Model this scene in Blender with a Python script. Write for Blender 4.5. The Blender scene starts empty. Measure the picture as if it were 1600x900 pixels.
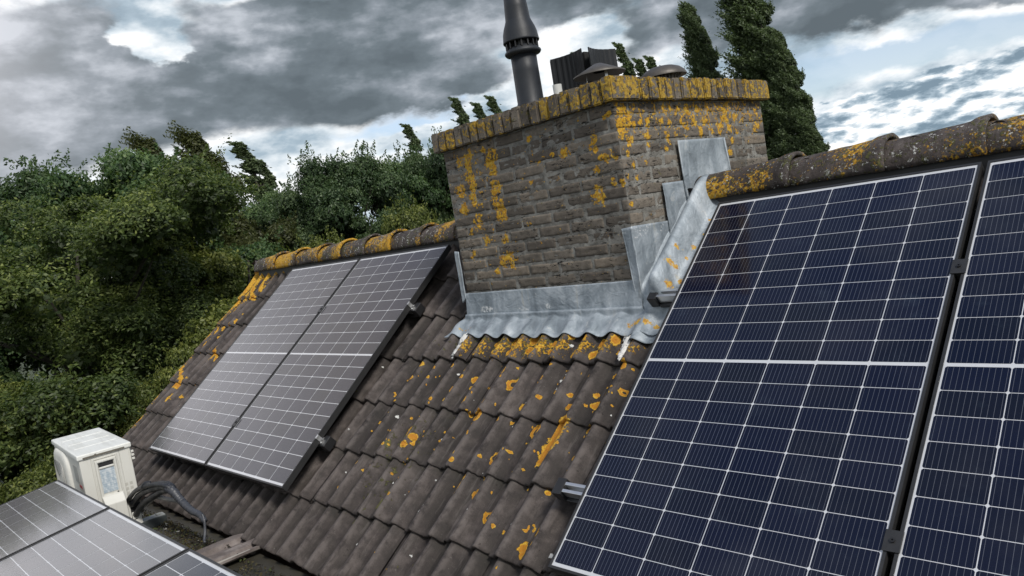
import bpy, bmesh, math, random
import numpy as np
from mathutils import Vector, Matrix, Euler
C0 = bpy.context.scene
col = C0.collection
R = math.radians

# ---------------------------------------------------------------- camera
camd = bpy.data.cameras.new('camera'); cam = bpy.data.objects.new('camera', camd); col.objects.link(cam)
rt = Vector((0.67886, 0.71629, -0.16150)); dn = Vector((-0.05461, -0.17009, -0.98391)); fw = Vector((-0.73224, 0.67676, -0.07635))
M = Matrix.Identity(4)
for i in range(3):
    M[i][0] = rt[i]; M[i][1] = -dn[i]; M[i][2] = -fw[i]
M[0][3], M[1][3], M[2][3] = 1.8576, -3.0386, 0.0352
cam.matrix_world = M
camd.sensor_width = 36; camd.lens = 27.0; camd.clip_start = 0.05; camd.clip_end = 2000
C0.camera = cam
C0.view_settings.view_transform = 'Standard'; C0.view_settings.look = 'None'
C0.view_settings.exposure = 0.0; C0.view_settings.gamma = 1

# ---------------------------------------------------------------- node expression helper
class NT:
    def __init__(s, nt): s.nt = nt
    def new(s, t, **k):
        n = s.nt.nodes.new(t)
        for a, b in k.items(): setattr(n, a, b)
        return n
    def link(s, a, b): s.nt.links.new(a, b)
    def put(s, sock, v):
        if isinstance(v, E): v = v.s
        if isinstance(v, bpy.types.NodeSocket): s.nt.links.new(v, sock)
        elif v is not None:
            if sock.type == 'RGBA' and len(v) == 3: v = (*v, 1)
            sock.default_value = v
    def math(s, op, a, b=None, c=None, clamp=False):
        n = s.new('ShaderNodeMath', operation=op, use_clamp=clamp)
        s.put(n.inputs[0], a)
        if b is not None: s.put(n.inputs[1], b)
        if c is not None: s.put(n.inputs[2], c)
        return E(s, n.outputs[0])
    def ss(s, x, lo, hi, a=0.0, b=1.0):
        n = s.new('ShaderNodeMapRange', interpolation_type='SMOOTHSTEP')
        s.put(n.inputs[0], x); s.put(n.inputs[1], lo); s.put(n.inputs[2], hi); s.put(n.inputs[3], a); s.put(n.inputs[4], b)
        return E(s, n.outputs[0])
    def mix(s, f, a, b, mode='MIX'):
        n = s.new('ShaderNodeMix', data_type='RGBA', blend_type=mode)
        s.put(n.inputs[0], f); s.put(n.inputs[6], a); s.put(n.inputs[7], b)
        return E(s, n.outputs[2])
    def noise(s, v=None, scale=5, detail=4, rough=.55, dist=0, dim='3D'):
        n = s.new('ShaderNodeTexNoise', noise_dimensions=dim)
        if v is not None: s.put(n.inputs['Vector'], v)
        n.inputs['Scale'].default_value = scale; n.inputs['Detail'].default_value = detail
        n.inputs['Roughness'].default_value = rough; n.inputs['Distortion'].default_value = dist
        return E(s, n.outputs[0])
    def noisecol(s, v=None, scale=5, detail=4):
        e = s.noise(v, scale, detail); return E(s, e.s.node.outputs[1])
    def voro(s, v=None, scale=5, feature='F1', out=0, rand=1):
        n = s.new('ShaderNodeTexVoronoi', feature=feature)
        if v is not None: s.put(n.inputs['Vector'], v)
        n.inputs['Scale'].default_value = scale; n.inputs['Randomness'].default_value = rand
        return E(s, n.outputs[out])
    def vec(s, x, y, z):
        n = s.new('ShaderNodeCombineXYZ')
        for i, v in enumerate((x, y, z)): s.put(n.inputs[i], v)
        return E(s, n.outputs[0])
    def sep(s, v):
        n = s.new('ShaderNodeSeparateXYZ'); s.put(n.inputs[0], v)
        return [E(s, o) for o in n.outputs]
    def vm(s, op, a, b=None, out=0):
        n = s.new('ShaderNodeVectorMath', operation=op); s.put(n.inputs[0], a)
        if b is not None: s.put(n.inputs[3 if op == 'SCALE' else 1], b)
        return E(s, n.outputs[out])
    def ramp(s, f, stops):
        n = s.new('ShaderNodeValToRGB'); s.put(n.inputs[0], f); r = n.color_ramp
        while len(r.elements) < len(stops): r.elements.new(.5)
        for e, (p, c) in zip(r.elements, stops): e.position = p; e.color = (*c, 1)
        return E(s, n.outputs[0])
    def obj(s): return E(s, s.new('ShaderNodeTexCoord').outputs['Object'])
    def uv(s): return E(s, s.new('ShaderNodeTexCoord').outputs['UV'])
    def attr(s, name):
        n = s.new('ShaderNodeAttribute'); n.attribute_name = name; return E(s, n.outputs['Color'])
    def bump(s, h, strength=.5, dist=.01, normal=None):
        n = s.new('ShaderNodeBump'); s.put(n.inputs['Height'], h); n.inputs['Strength'].default_value = strength
        n.inputs['Distance'].default_value = dist
        if normal is not None: s.put(n.inputs['Normal'], normal)
        return E(s, n.outputs[0])
class E:
    def __init__(s, t, sock): s.t = t; s.s = sock
    def __add__(s, o): return s.t.math('ADD', s, o)
    __radd__ = __add__
    def __sub__(s, o): return s.t.math('SUBTRACT', s, o)
    def __rsub__(s, o): return s.t.math('SUBTRACT', o, s)
    def __mul__(s, o): return s.t.math('MULTIPLY', s, o)
    __rmul__ = __mul__
    def __truediv__(s, o): return s.t.math('DIVIDE', s, o)

# ---------------------------------------------------------------- sky and sun
SUN_AZ, SUN_EL = R(-13), R(46)          # compass angle from +x towards +y
world = bpy.data.worlds.new('World'); C0.world = world; world.use_nodes = True
w = NT(world.node_tree); world.node_tree.nodes.clear()
sky = w.new('ShaderNodeTexSky', sky_type='NISHITA'); sky.sun_disc = False
sky.sun_elevation = SUN_EL; sky.sun_rotation = math.pi / 2 - SUN_AZ
d = E(w, w.new('ShaderNodeTexCoord').outputs['Generated'])
dx, dy, dz = w.sep(d)
ca, sa = math.cos(R(137.25)), math.sin(R(137.25))
fx = dx * ca + dy * sa                     # forward component
rx = dx * sa - dy * ca                     # rightward component
S = w.math('ARCTAN2', rx, fx) * 57.2958    # degrees right of the view's heading
EL = w.math('ARCSINE', dz) * 57.2958
warp = w.noisecol(w.vec(S * .11, EL * .20, 0.0), 1.0, 6)
wx, wy, wz = w.sep(warp)
S1 = S + (wx - .5) * 11.0
E1 = EL + (wy - .5) * 5.5
def G(s0, e0, ws, we, amp=1.0, rot=0.0, raw=False):
    s, e = (S, EL) if raw else (S1, E1)
    a = s - s0; b = e - e0
    c, n = math.cos(R(rot)), math.sin(R(rot))
    u = (a * c + b * n) * (1 / ws); v = (b * c - a * n) * (1 / we)
    q = u * u + v * v
    return w.math('EXPONENT', q * -1.0) * amp
def summ(l):
    t = l[0]
    for x in l[1:]: t = t + x
    return t
def fbm(a, b, z, det, rough=.5): return w.noise(w.vec(S * a, EL * b, z), 1.0, det, rough)
def relief(a, b, z, det, rough, de, ds):
    """noise minus the same noise shifted towards the sun side: puffs with bright tops and grey bases"""
    return fbm(a, b, z, det, rough) - w.noise(w.vec((S + ds) * a, (EL + de) * b, z), 1.0, det, rough)
n1 = fbm(.07, .13, 3.1, 6, .5)
n2 = fbm(.17, .34, 7.7, 8, .55)
n3 = fbm(.26, .62, 1.3, 7, .55)
n4 = fbm(.13, .20, 9.3, 4, .5)
rA = relief(.085, .15, 4.4, 9, .55, 1.3, -.9)       # soft large billows
rB = relief(.17, .46, 6.2, 9, .56, .50, -.5)
rC = relief(.30, .85, 8.8, 9, .58, .34, -.35)      # crisp cumulus heads
D = summ([G(-17, 14.0, 15, 4.4, 1.35), G(-33, 11.5, 10, 4.0, 1.3), G(2, 16.5, 11, 3.0, 1.5), G(-8, 12.2, 6, 3.4, .7),
          G(27, 11.6, 12, 2.6, 2.0), G(38, 9.6, 6, 1.2, 1.0), G(-1.5, 10.9, 3.6, 1.4, 1.0), G(11, 10.6, 2.2, 1.2, .5), G(16, 13.5, 6, 2.0, .8),
          G(-22.0, 16.4, 1.7, 1.1, -2.6), G(-19, 19.6, 7, .8, -1.0), G(-28, 17.5, 6, 2.2, .7), G(-10.2, 14.3, .9, .5, -.6),
          G(8.5, 12.6, 3.2, 1.5, -1.0), G(15, 8, 6, 3, -.3), G(3, 26, 60, 7, .45), G(-31, 19, 9, 3.5, -.35)])
dark = w.ss(D + (n1 - .5) * .7 + (n2 - .5) * .9 + rB * .7, .46, .86)
B = summ([G(-6, 8.9, 4.5, .8, 1.05, 8), G(-5.5, 9.4, 3.5, .7, .9, 8), G(-8, 6.6, 6, .6, .75, 6), G(-3, 9.6, 3, .6, .6), G(28, 6.9, 9, 1.1, 1.5, -3), G(22, 5.6, 4, .9, .9),
          G(36, 7, 3, 1.2, .7), G(-14, 8.0, 5, .5, .5), G(37, 4.4, 3, .30, .7), G(20, 8.3, 3, .5, .5)])
blue = w.ss(B + (n2 - .5) * 1.5 + (n3 - .5) * .4, .42, 1.05)
bank = w.ss(S + (n1 - .5) * 8, 9, 17) * w.ss(EL + (n1 - .5) * 2 + rB * 4 + (n2 - .5) * 4 + w.ss(S, 34, 16) * 1.0 - 1.2, 4.3, 3.9)
veil = .56 + (n2 - .5) * 1.5 + (n3 - .5) * .8 + (n1 - .5) * 1.2 + rA * .8
puff = .50 + rB * 2.6 + rC * 2.8 + (n2 - .5) * 1.1 + (n3 - .5) * .7
lum = w.math('ADD', veil * (1.0 - bank), puff * bank)
litc = w.ramp(lum, [(0.05, (.22, .31, .39)), (.32, (.42, .53, .62)), (.50, (.74, .82, .88)), (.70, (1.12, 1.13, 1.14))])
darkc = w.ramp((n4 - .5) * 2.0 + .40 + rA * 3.2 + rB * .9 + (n2 - .5) * .5 + G(-27, 16, 8, 5, .30, raw=True) + G(-31, 10.5, 7, 1.5, .12, raw=True), [(0.05, (.125, .155, .178)), (.40, (.175, .213, .243)), (.66, (.29, .33, .375)), (1.0, (.56, .60, .66))])
cl = w.mix(dark, litc, darkc)
up = w.ss(EL, 19, 30)
upc = w.ramp(n1, [(.3, (.09, .16, .34)), (.65, (.30, .37, .50))])
cl = w.mix(up, cl, upc)
west = G(-48, 16, 13, 10, 1.0, raw=True)  # bright patches of unseen sky, added for the panels to reflect
wl_ = G(-47, 32, 16, 9, 1.0, raw=True); cl = w.mix(wl_, cl, (.84, .77, .72))
cl = w.mix(w.math('MINIMUM', west * 1.15, 1.0), cl, (1.5, 1.46, 1.52))
south = G(180, 40, 75, 30, 1.0, raw=True) + G(-180, 40, 75, 30, 1.0, raw=True)
cl = w.mix(w.math('MINIMUM', south, 1.0) * .8, cl, (.95, .95, .95))
cl10 = w.vm('SCALE', cl, 10.0)
blueSky = w.vm('MULTIPLY', E(w, sky.outputs[0]), (1.55, 1.45, 1.45))
final = w.mix(blue * (1.0 - dark) * (1.0 - up) * (1.0 - bank) * .85, cl10, blueSky)
bg = w.new('ShaderNodeBackground'); w.put(bg.inputs[0], final); bg.inputs[1].default_value = .1
wo = w.new('ShaderNodeOutputWorld'); w.link(bg.outputs[0], wo.inputs[0])

sund = bpy.data.lights.new('sun', 'SUN'); sund.energy = 3.4; sund.angle = R(11); sund.color = (1, .96, .9)
sun = bpy.data.objects.new('sun', sund); col.objects.link(sun)
sdir = Vector((math.cos(SUN_AZ) * math.cos(SUN_EL), math.sin(SUN_AZ) * math.cos(SUN_EL), math.sin(SUN_EL)))
sun.rotation_euler = sdir.to_track_quat('Z', 'Y').to_euler()

# ---------------------------------------------------------------- materials
def material(name):
    m = bpy.data.materials.new(name); m.use_nodes = True
    t = NT(m.node_tree); b = m.node_tree.nodes['Principled BSDF']
    return m, t, b
def simple(name, c, rough=.6, metal=0, nz=.15, scale=20, bump=0, bs=60, spec=.5):
    m, t, b = material(name); o = t.obj()
    n = t.noise(o, scale, 5)
    t.put(b.inputs['Base Color'], t.mix(n, tuple(x * (1 - nz) for x in c), tuple(min(1, x * (1 + nz)) for x in c)))
    t.put(b.inputs['Roughness'], rough + (n - .5) * .15); b.inputs['Metallic'].default_value = metal
    b.inputs['Specular IOR Level'].default_value = spec
    if bump: t.put(b.inputs['Normal'], t.bump(t.noise(o, bs, 5), bump, .004))
    return m

ORANGE = [(0.0, (.26, .11, .010)), (.38, (.47, .235, .014)), (.65, (.56, .34, .025)), (1.0, (.50, .41, .11))]
OCHRE = [(0.0, (.16, .095, .02)), (.5, (.36, .225, .03)), (1.0, (.46, .34, .06))]
def lichen(t, o, base, rough, amount, fine=70, ramp=ORANGE, sharp=.05, amp=1.1):
    """blend crusty lichen over a base colour where `amount` (0..1) is high"""
    n = t.noise(o, fine, 6, .65); k = t.noise(o, fine * .33, 4)
    m = t.ss(amount + (n - .5) * amp + (k - .5) * amp * .6, .5 - sharp, .5 + sharp)
    c = t.mix(m * .9, base, t.ramp(t.noise(o, fine * 1.3, 4), [(p * .5 + .25, q) for p, q in ramp]))
    return c, m, n

def tile_material(name, ridge=False):
    m, t, b = material(name); o = t.obj()
    if ridge: A = None
    big = t.noise(o, 3.1, 5); mid = t.noise(o, 17, 6, .65); fine = t.noise(o, 260, 4, .7)
    base = t.ramp(mid * .6 + big * .4, [(.33, (.017, .014, .0132)), (.5, (.043, .036, .0335)), (.66, (.092, .080, .075))])
    base = t.mix(t.ss(fine, .55, .8) * .5, base, (.17, .15, .14))
    base = t.mix(t.ss(fine, .42, .25) * .6, base, (.012, .011, .01))
    at = t.attr('paint'); ar, ag, ab = t.sep(at)
    per = t.attr('tone'); pr, pg, pb = t.sep(per)
    base = t.mix(1.0, base, t.ramp(pr, [(0, (.62, .60, .59)), (.5, (.96, .93, .92)), (1, (1.40, 1.36, 1.34))]), 'MULTIPLY')
    # darker troughs, laps and lower edges, paler crests
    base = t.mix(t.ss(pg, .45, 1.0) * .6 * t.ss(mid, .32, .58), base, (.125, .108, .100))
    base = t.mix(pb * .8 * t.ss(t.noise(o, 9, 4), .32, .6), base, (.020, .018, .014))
    gs = t.ss(t.noise(o, 45, 5, .7), .66, .73)
    base = t.mix(gs * .45, base, (.22, .21, .19))
    run = t.noise(t.vm('MULTIPLY', o, (40, 5, 5)), 1, 6, .65); base = t.mix(t.ss(run, .55, .70) * .35, base, (.125, .112, .104)); base = t.mix(t.ss(run, .46, .34) * .5, base, (.022, .018, .016))
    pit = t.ss(t.noise(o, 110, 4, .75), .36, .28); base = t.mix(pit * .7, base, (.010, .009, .008))
    c, m1, n = lichen(t, o, base, None, ag, 60, [(0, (.035, .037, .012)), (.5, (.075, .075, .024)), (1, (.13, .12, .04))])
    c, m2, n2_ = lichen(t, o, c, None, ar, 85, ORANGE, .06, .85)
    c = t.mix(m2 * t.ss(ar + (n2_ - .5) * .6, .62, .80) * .75, c, (.34, .125, .010))
    c = t.mix(m2 * t.ss(t.noise(o, 150, 3), .6, .7) * .6, c, (.10, .07, .03))
    c, m3, n3_ = lichen(t, o, c, None, ab, 90, [(0, (.42, .42, .40)), (1, (.72, .72, .69))])
    t.put(b.inputs['Base Color'], c)
    t.put(b.inputs['Roughness'], .72 + (mid - .5) * .3)
    b.inputs['Specular IOR Level'].default_value = .28
    h = fine * .4 + mid * 1.0 - pit * .8 + (m1 + m2 + m3) * (n * .8 + .35)
    t.put(b.inputs['Normal'], t.bump(h, .8, .006))
    return m
M_TILE = tile_material('weathered_concrete_tile')

def brick_material(name, dens=0.0, cap=False, joint=False):
    m, t, b = material(name); o = t.obj()
    at = t.attr('paint'); ar, ag, ab = t.sep(at)
    tone = t.attr('tone'); pr, pg, pb = t.sep(tone)
    big = t.noise(o, 4, 4)
    n = t.noise(o, 30, 7, .7)
    cr = t.noise(t.vm('MULTIPLY', o, (22, 22, 80)), 1, 7, .68, 1.2)
    base = t.ramp(pr, [(0, (.090, .078, .066)), (.35, (.125, .108, .090)), (.7, (.155, .135, .112)), (1, (.185, .155, .122))])
    if joint: base = t.ramp(t.noise(o, 18, 6, .7), [(.3, (.085, .080, .072)), (.5, (.17, .165, .150)), (.7, (.27, .265, .245))])
    base = t.mix(1.0, base, t.ramp(n, [(.25, (.62, .62, .62)), (.5, (1.0, 1.0, 1.0)), (.75, (1.35, 1.35, 1.35))]), 'MULTIPLY')
    base = t.mix(t.ss(cr, .44, .405) * t.ss(t.noise(o, 7, 4), .44, .56) * .95, base, (.010, .009, .008))
    base = t.mix(t.ss(t.noise(o, 75, 4, .7), .62, .72) * .6, base, (.30, .29, .26))
    base = t.mix(t.ss(big, .5, .7) * .35, base, (.06, .055, .045))
    c, m1, nn = lichen(t, o, base, None, ag, 55, [(0, (.05, .05, .015)), (1, (.12, .11, .03))])
    c, m2, nn = lichen(t, o, c, None, ar, 75 if not cap else 60, ORANGE if not cap else OCHRE, .06, 2.0 if not cap else 2.4)
    t.put(b.inputs['Base Color'], c); b.inputs['Roughness'].default_value = .9
    b.inputs['Specular IOR Level'].default_value = .2
    t.put(b.inputs['Normal'], t.bump(n * .5 + t.ss(cr, .40, .44) * .5 + m2 * (nn * .8 + .4), .6, .007))
    return m
M_BRICK = brick_material('weathered_grey_brick')
M_JOINT = brick_material('speckled_lime_joint', joint=True)
M_CAPB = brick_material('lichen_covered_cap_brick', cap=True)
M_MORTAR = simple('old_mortar', (.155, .142, .125), .95, nz=.45, scale=35, bump=.8, bs=90, spec=.2)

def lead_material():
    m, t, b = material('weathered_lead'); o = t.obj()
    n = t.noise(o, 5, 6, .6, 1.2); st = t.noise(t.vm('MULTIPLY', o, (14, 14, 2.2)), 1, 5, .6, .6); f = t.noise(o, 70, 4)
    c = t.ramp(n * .55 + st * .45, [(.34, (.12, .142, .162)), (.46, (.215, .25, .28)), (.57, (.33, .37, .405)), (.70, (.50, .53, .555))])
    c = t.mix(t.ss(t.noise(o, 11, 6, .7), .60, .68) * .55, c, (.50, .51, .50))
    c = t.mix(t.ss(st, .62, .75) * .5, c, (.33, .29, .19))
    at = t.attr('paint'); ar, ag, ab = t.sep(at)
    c, m2, nn = lichen(t, o, c, None, ar, 70, ORANGE)
    c, m3, nn3 = lichen(t, o, c, None, ab, 80, [(0, (.45, .46, .46)), (1, (.75, .76, .76))])
    t.put(b.inputs['Base Color'], c); b.inputs['Metallic'].default_value = .25
    t.put(b.inputs['Roughness'], .62 + (f - .5) * .25 + m2 * .2)
    t.put(b.inputs['Normal'], t.bump(n * 1.2 + f * .12 + t.noise(o, 20, 3, .5, 1.5) * .6, .6, .012))
    return m
M_LEAD = lead_material()

def cell_material(name, fing, dust_sheen, ior):
    m, t, b = material(name)
    u = t.uv(); ux, uy, _ = t.sep(u); o = t.obj()
    fr = t.math('FRACT', ux * 11.0)
    line = t.ss(t.math('ABSOLUTE', fr - .5), .050, .022)
    brk = t.ss(t.math('FRACT', uy * 6.0 + .5), .0, .0)
    tone = t.attr('tone'); pr, pg, pb = t.sep(tone)
    base = t.ramp(pr, [(0, (.0008, .0016, .0085)), (.5, (.0010, .0022, .013)), (1, (.0016, .0027, .014))])
    smudge = t.ss(t.noise(o, 6, 6, .7), .56, .78)
    base = t.mix(smudge * .16, base, (.07, .10, .13)); base = t.mix(t.ss(t.noise(o, 1.6, 5, .65), .5, .75) * .10, base, (.10, .10, .11))
    base = t.mix(line * fing, base, (.30, .32, .37))
    base = t.mix(t.ss(t.noise(o, 900, 2), .72, .78) * .25, base, (.3, .3, .28))
    base = t.mix(dust_sheen, base, (.20, .188, .19))  # pale mix; on the flat-roof cells it paints in sky reflection
    t.put(b.inputs['Base Color'], base)
    t.put(b.inputs['Roughness'], .26)
    b.inputs['Specular IOR Level'].default_value = .12
    b.inputs['Coat Weight'].default_value = .9; b.inputs['Coat Roughness'].default_value = .085; b.inputs['Coat IOR'].default_value = ior
    return m
M_CELL = cell_material('monocrystalline_cell', .28, .0, 1.45)
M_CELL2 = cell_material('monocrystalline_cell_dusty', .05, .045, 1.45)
M_CELL3 = cell_material('monocrystalline_cell_sky_sheen', .03, .50, 1.55)  # bright copy: sky reflection painted into the cell colour
def sheet(name):
    m, t, b = material(name); o = t.obj()
    t.put(b.inputs['Base Color'], t.mix(t.noise(o, 8, 4), (.44, .45, .47), (.56, .57, .59)))
    b.inputs['Roughness'].default_value = .3; b.inputs['Coat Weight'].default_value = .8; b.inputs['Coat Roughness'].default_value = .08
    return m
M_SHEET = sheet('white_backsheet')
M_FRAME = simple('dark_anodised_aluminium', (.042, .042, .043), .45, .5, .2, 40)
M_FRAME2 = simple('grey_anodised_lip', (.20, .20, .20), .40, .8, .15, 40)
M_ALU = simple('bare_aluminium', (.62, .63, .64), .32, .9, .1, 40)
M_BLACK = simple('black_plastic', (.012, .012, .013), .45, 0, .3, 30)
M_RUBBER = simple('black_rubber', (.017, .017, .018), .65, 0, .3, 30, .3, 60)
M_FLUE = simple('dark_grey_flue_plastic', (.017, .0195, .024), .5, 0, .3, 14, .15, 90, .35)
M_COWL = simple('brown_grey_metal', (.085, .077, .068), .5, .4, .4, 22, .3, 60)
M_WHITEP = simple('grey_white_pvc', (.50, .50, .48), .5, 0, .15, 25)
M_DGREEN = simple('dark_painted_beam', (.035, .042, .042), .6, 0, .4, 25, .3, 60)
M_BEAMTOP = simple('pale_beam_top', (.26, .27, .26), .6, 0, .4, 25, .3, 60)
M_HOSE = simple('weathered_black_insulation', (.014, .015, .018), .42, 0, .6, 12, .5, 70)
M_TAPE = simple('grey_wrapping_tape', (.045, .048, .056), .42, 0, .4, 30, .6, 50)
M_CONDUIT = simple('pale_corrugated_conduit', (.26, .25, .23), .6, 0, .2, 30)

def ac_material():
    m, t, b = material('yellowed_white_enamel'); o = t.obj()
    n = t.noise(o, 7, 6, .65); st = t.noise(t.vm('MULTIPLY', o, (30, 30, 3)), 1, 5, .6)
    c = t.mix(n, (.54, .535, .49), (.62, .615, .575))
    c = t.mix(t.ss(st, .55, .75) * .35, c, (.36, .34, .28))
    c = t.mix(t.ss(t.noise(o, 60, 5, .7), .66, .72) * .4, c, (.25, .24, .2))
    t.put(b.inputs['Base Color'], c); b.inputs['Roughness'].default_value = .5
    t.put(b.inputs['Normal'], t.bump(n, .08, .003))
    return m
M_AC = ac_material()
def top_material():
    m, t, b = material('streaked_white_enamel_top'); o = t.obj()
    st = t.noise(t.vm('MULTIPLY', o, (3, 26, 3)), 1, 5, .6); n = t.noise(o, 25, 6, .7)
    c = t.mix(t.ss(st, .42, .62) * .4, (.66, .67, .64), (.46, .46, .42))
    c = t.mix(t.ss(n, .58, .7) * .35, c, (.40, .40, .35))
    t.put(b.inputs['Base Color'], c); b.inputs['Roughness'].default_value = .55
    return m
M_ACTOP = top_material()
M_GRILLE = simple('grey_fan_grille', (.33, .33, .31), .6, 0, .2, 20)
M_DARKIN = simple('dark_interior', (.015, .015, .015), .8)
def label_material():
    m, t, b = material('blue_grey_rating_label'); u = t.uv(); ux, uy, _ = t.sep(u)
    rows = t.math('FRACT', uy * 11.0); txt = t.noise(t.vm('MULTIPLY', u, (22, 11, 1)), 1, 2)
    k = t.ss(t.math('ABSOLUTE', rows - .5), .3, .2) * t.ss(txt, .45, .5)
    t.put(b.inputs['Base Color'], t.mix(t.ss(t.noise(u, 5, 5), .4, .65) * .7 + k * .25, (.30, .37, .43), (.60, .63, .64)))
    b.inputs['Roughness'].default_value = .35
    return m
M_LABEL = label_material()
M_STICK = simple('faded_grey_print', (.42, .41, .37), .6)
M_RED = simple('faded_red_print', (.35, .03, .04), .5)
M_INK = simple('black_print', (.02, .02, .02), .6)

def bitumen():
    m, t, b = material('wet_stained_bitumen'); o = t.obj()
    n = t.noise(o, 2.2, 6, .6, .8); f = t.noise(o, 120, 4, .7); s = t.noise(t.vm('MULTIPLY', o, (2, 9, 1)), 1, 6, .6)
    c = t.ramp(n * .5 + s * .5, [(.35, (.045, .047, .043)), (.5, (.085, .09, .082)), (.65, (.16, .165, .15))])
    c = t.mix(t.ss(f, .62, .72) * .5, c, (.26, .26, .24))
    _x, _y, _z = t.sep(o); c = t.mix(t.ss(_y + (n - .5) * .35 + (f - .5) * .12, -1.80, -1.68) * .85, c, (.028, .023, .014))
    t.put(b.inputs['Base Color'], c); t.put(b.inputs['Roughness'], .5 + (n - .5) * .6)
    t.put(b.inputs['Normal'], t.bump(f, .5, .003))
    return m
M_BIT = bitumen()
def redtile():
    m, t, b = material('dusty_red_brown_tile'); o = t.obj()
    n = t.noise(o, 9, 6, .65); f = t.noise(o, 150, 3)
    c = t.ramp(n, [(.3, (.075, .060, .054)), (.5, (.135, .112, .102)), (.7, (.24, .21, .195))])
    t.put(b.inputs['Base Color'], c); b.inputs['Roughness'].default_value = .85
    t.put(b.inputs['Normal'], t.bump(f + n, .5, .004))
    return m
M_RED_TILE = redtile()
M_WALL = simple('brown_wall_brick', (.16, .11, .08), .9, 0, .3, 15, .5, 40)
M_WOOD = simple('dark_fascia_timber', (.05, .045, .04), .7)
def grass():
    m, t, b = material('dark_grass'); o = t.obj()
    t.put(b.inputs['Base Color'], t.ramp(t.noise(o, .4, 8, .7), [(.3, (.018, .026, .010)), (.6, (.04, .055, .02))]))
    b.inputs['Roughness'].default_value = .9
    return m
M_GRASS = grass()
def leafmat(name, c1, c2, c3, tr=.35):
    m, t, b = material(name)
    tone = t.attr('tone'); pr, pg, pb = t.sep(tone)
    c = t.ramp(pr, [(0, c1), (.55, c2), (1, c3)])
    t.put(b.inputs['Base Color'], c); b.inputs['Roughness'].default_value = .5; b.inputs['Specular IOR Level'].default_value = .35
    tl = t.new('ShaderNodeBsdfTranslucent'); t.put(tl.inputs[0], t.mix(1.0, c, (1.2, 1.35, .7), 'MULTIPLY'))
    mx = t.new('ShaderNodeMixShader'); mx.inputs[0].default_value = tr
    out = m.node_tree.nodes['Material Output']
    t.link(b.outputs[0], mx.inputs[1]); t.link(tl.outputs[0], mx.inputs[2]); t.link(mx.outputs[0], out.inputs[0])
    return m
M_LEAF_OLIVE = leafmat('olive_green_leaf', (.022, .038, .011), (.078, .110, .028), (.225, .260, .072))
M_LEAF_YELLOW = leafmat('yellow_green_leaf', (.026, .040, .010), (.095, .120, .026), (.270, .285, .078))
M_LEAF_GREEN = leafmat('mid_green_leaf', (.020, .040, .015), (.062, .112, .040), (.170, .235, .092))
M_LEAF_POPLAR = leafmat('grey_green_poplar_leaf', (.028, .042, .020), (.080, .112, .052), (.20, .25, .13))
M_LEAF_DARK = leafmat('dark_green_leaf', (.018, .036, .015), (.056, .095, .038), (.145, .198, .090))
M_LEAF_BROWN = leafmat('brownish_green_leaf', (.024, .030, .010), (.060, .070, .022), (.120, .130, .048))
M_BARK = simple('grey_brown_bark', (.032, .028, .021), .9, 0, .4, 12, .6, 30)

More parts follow.
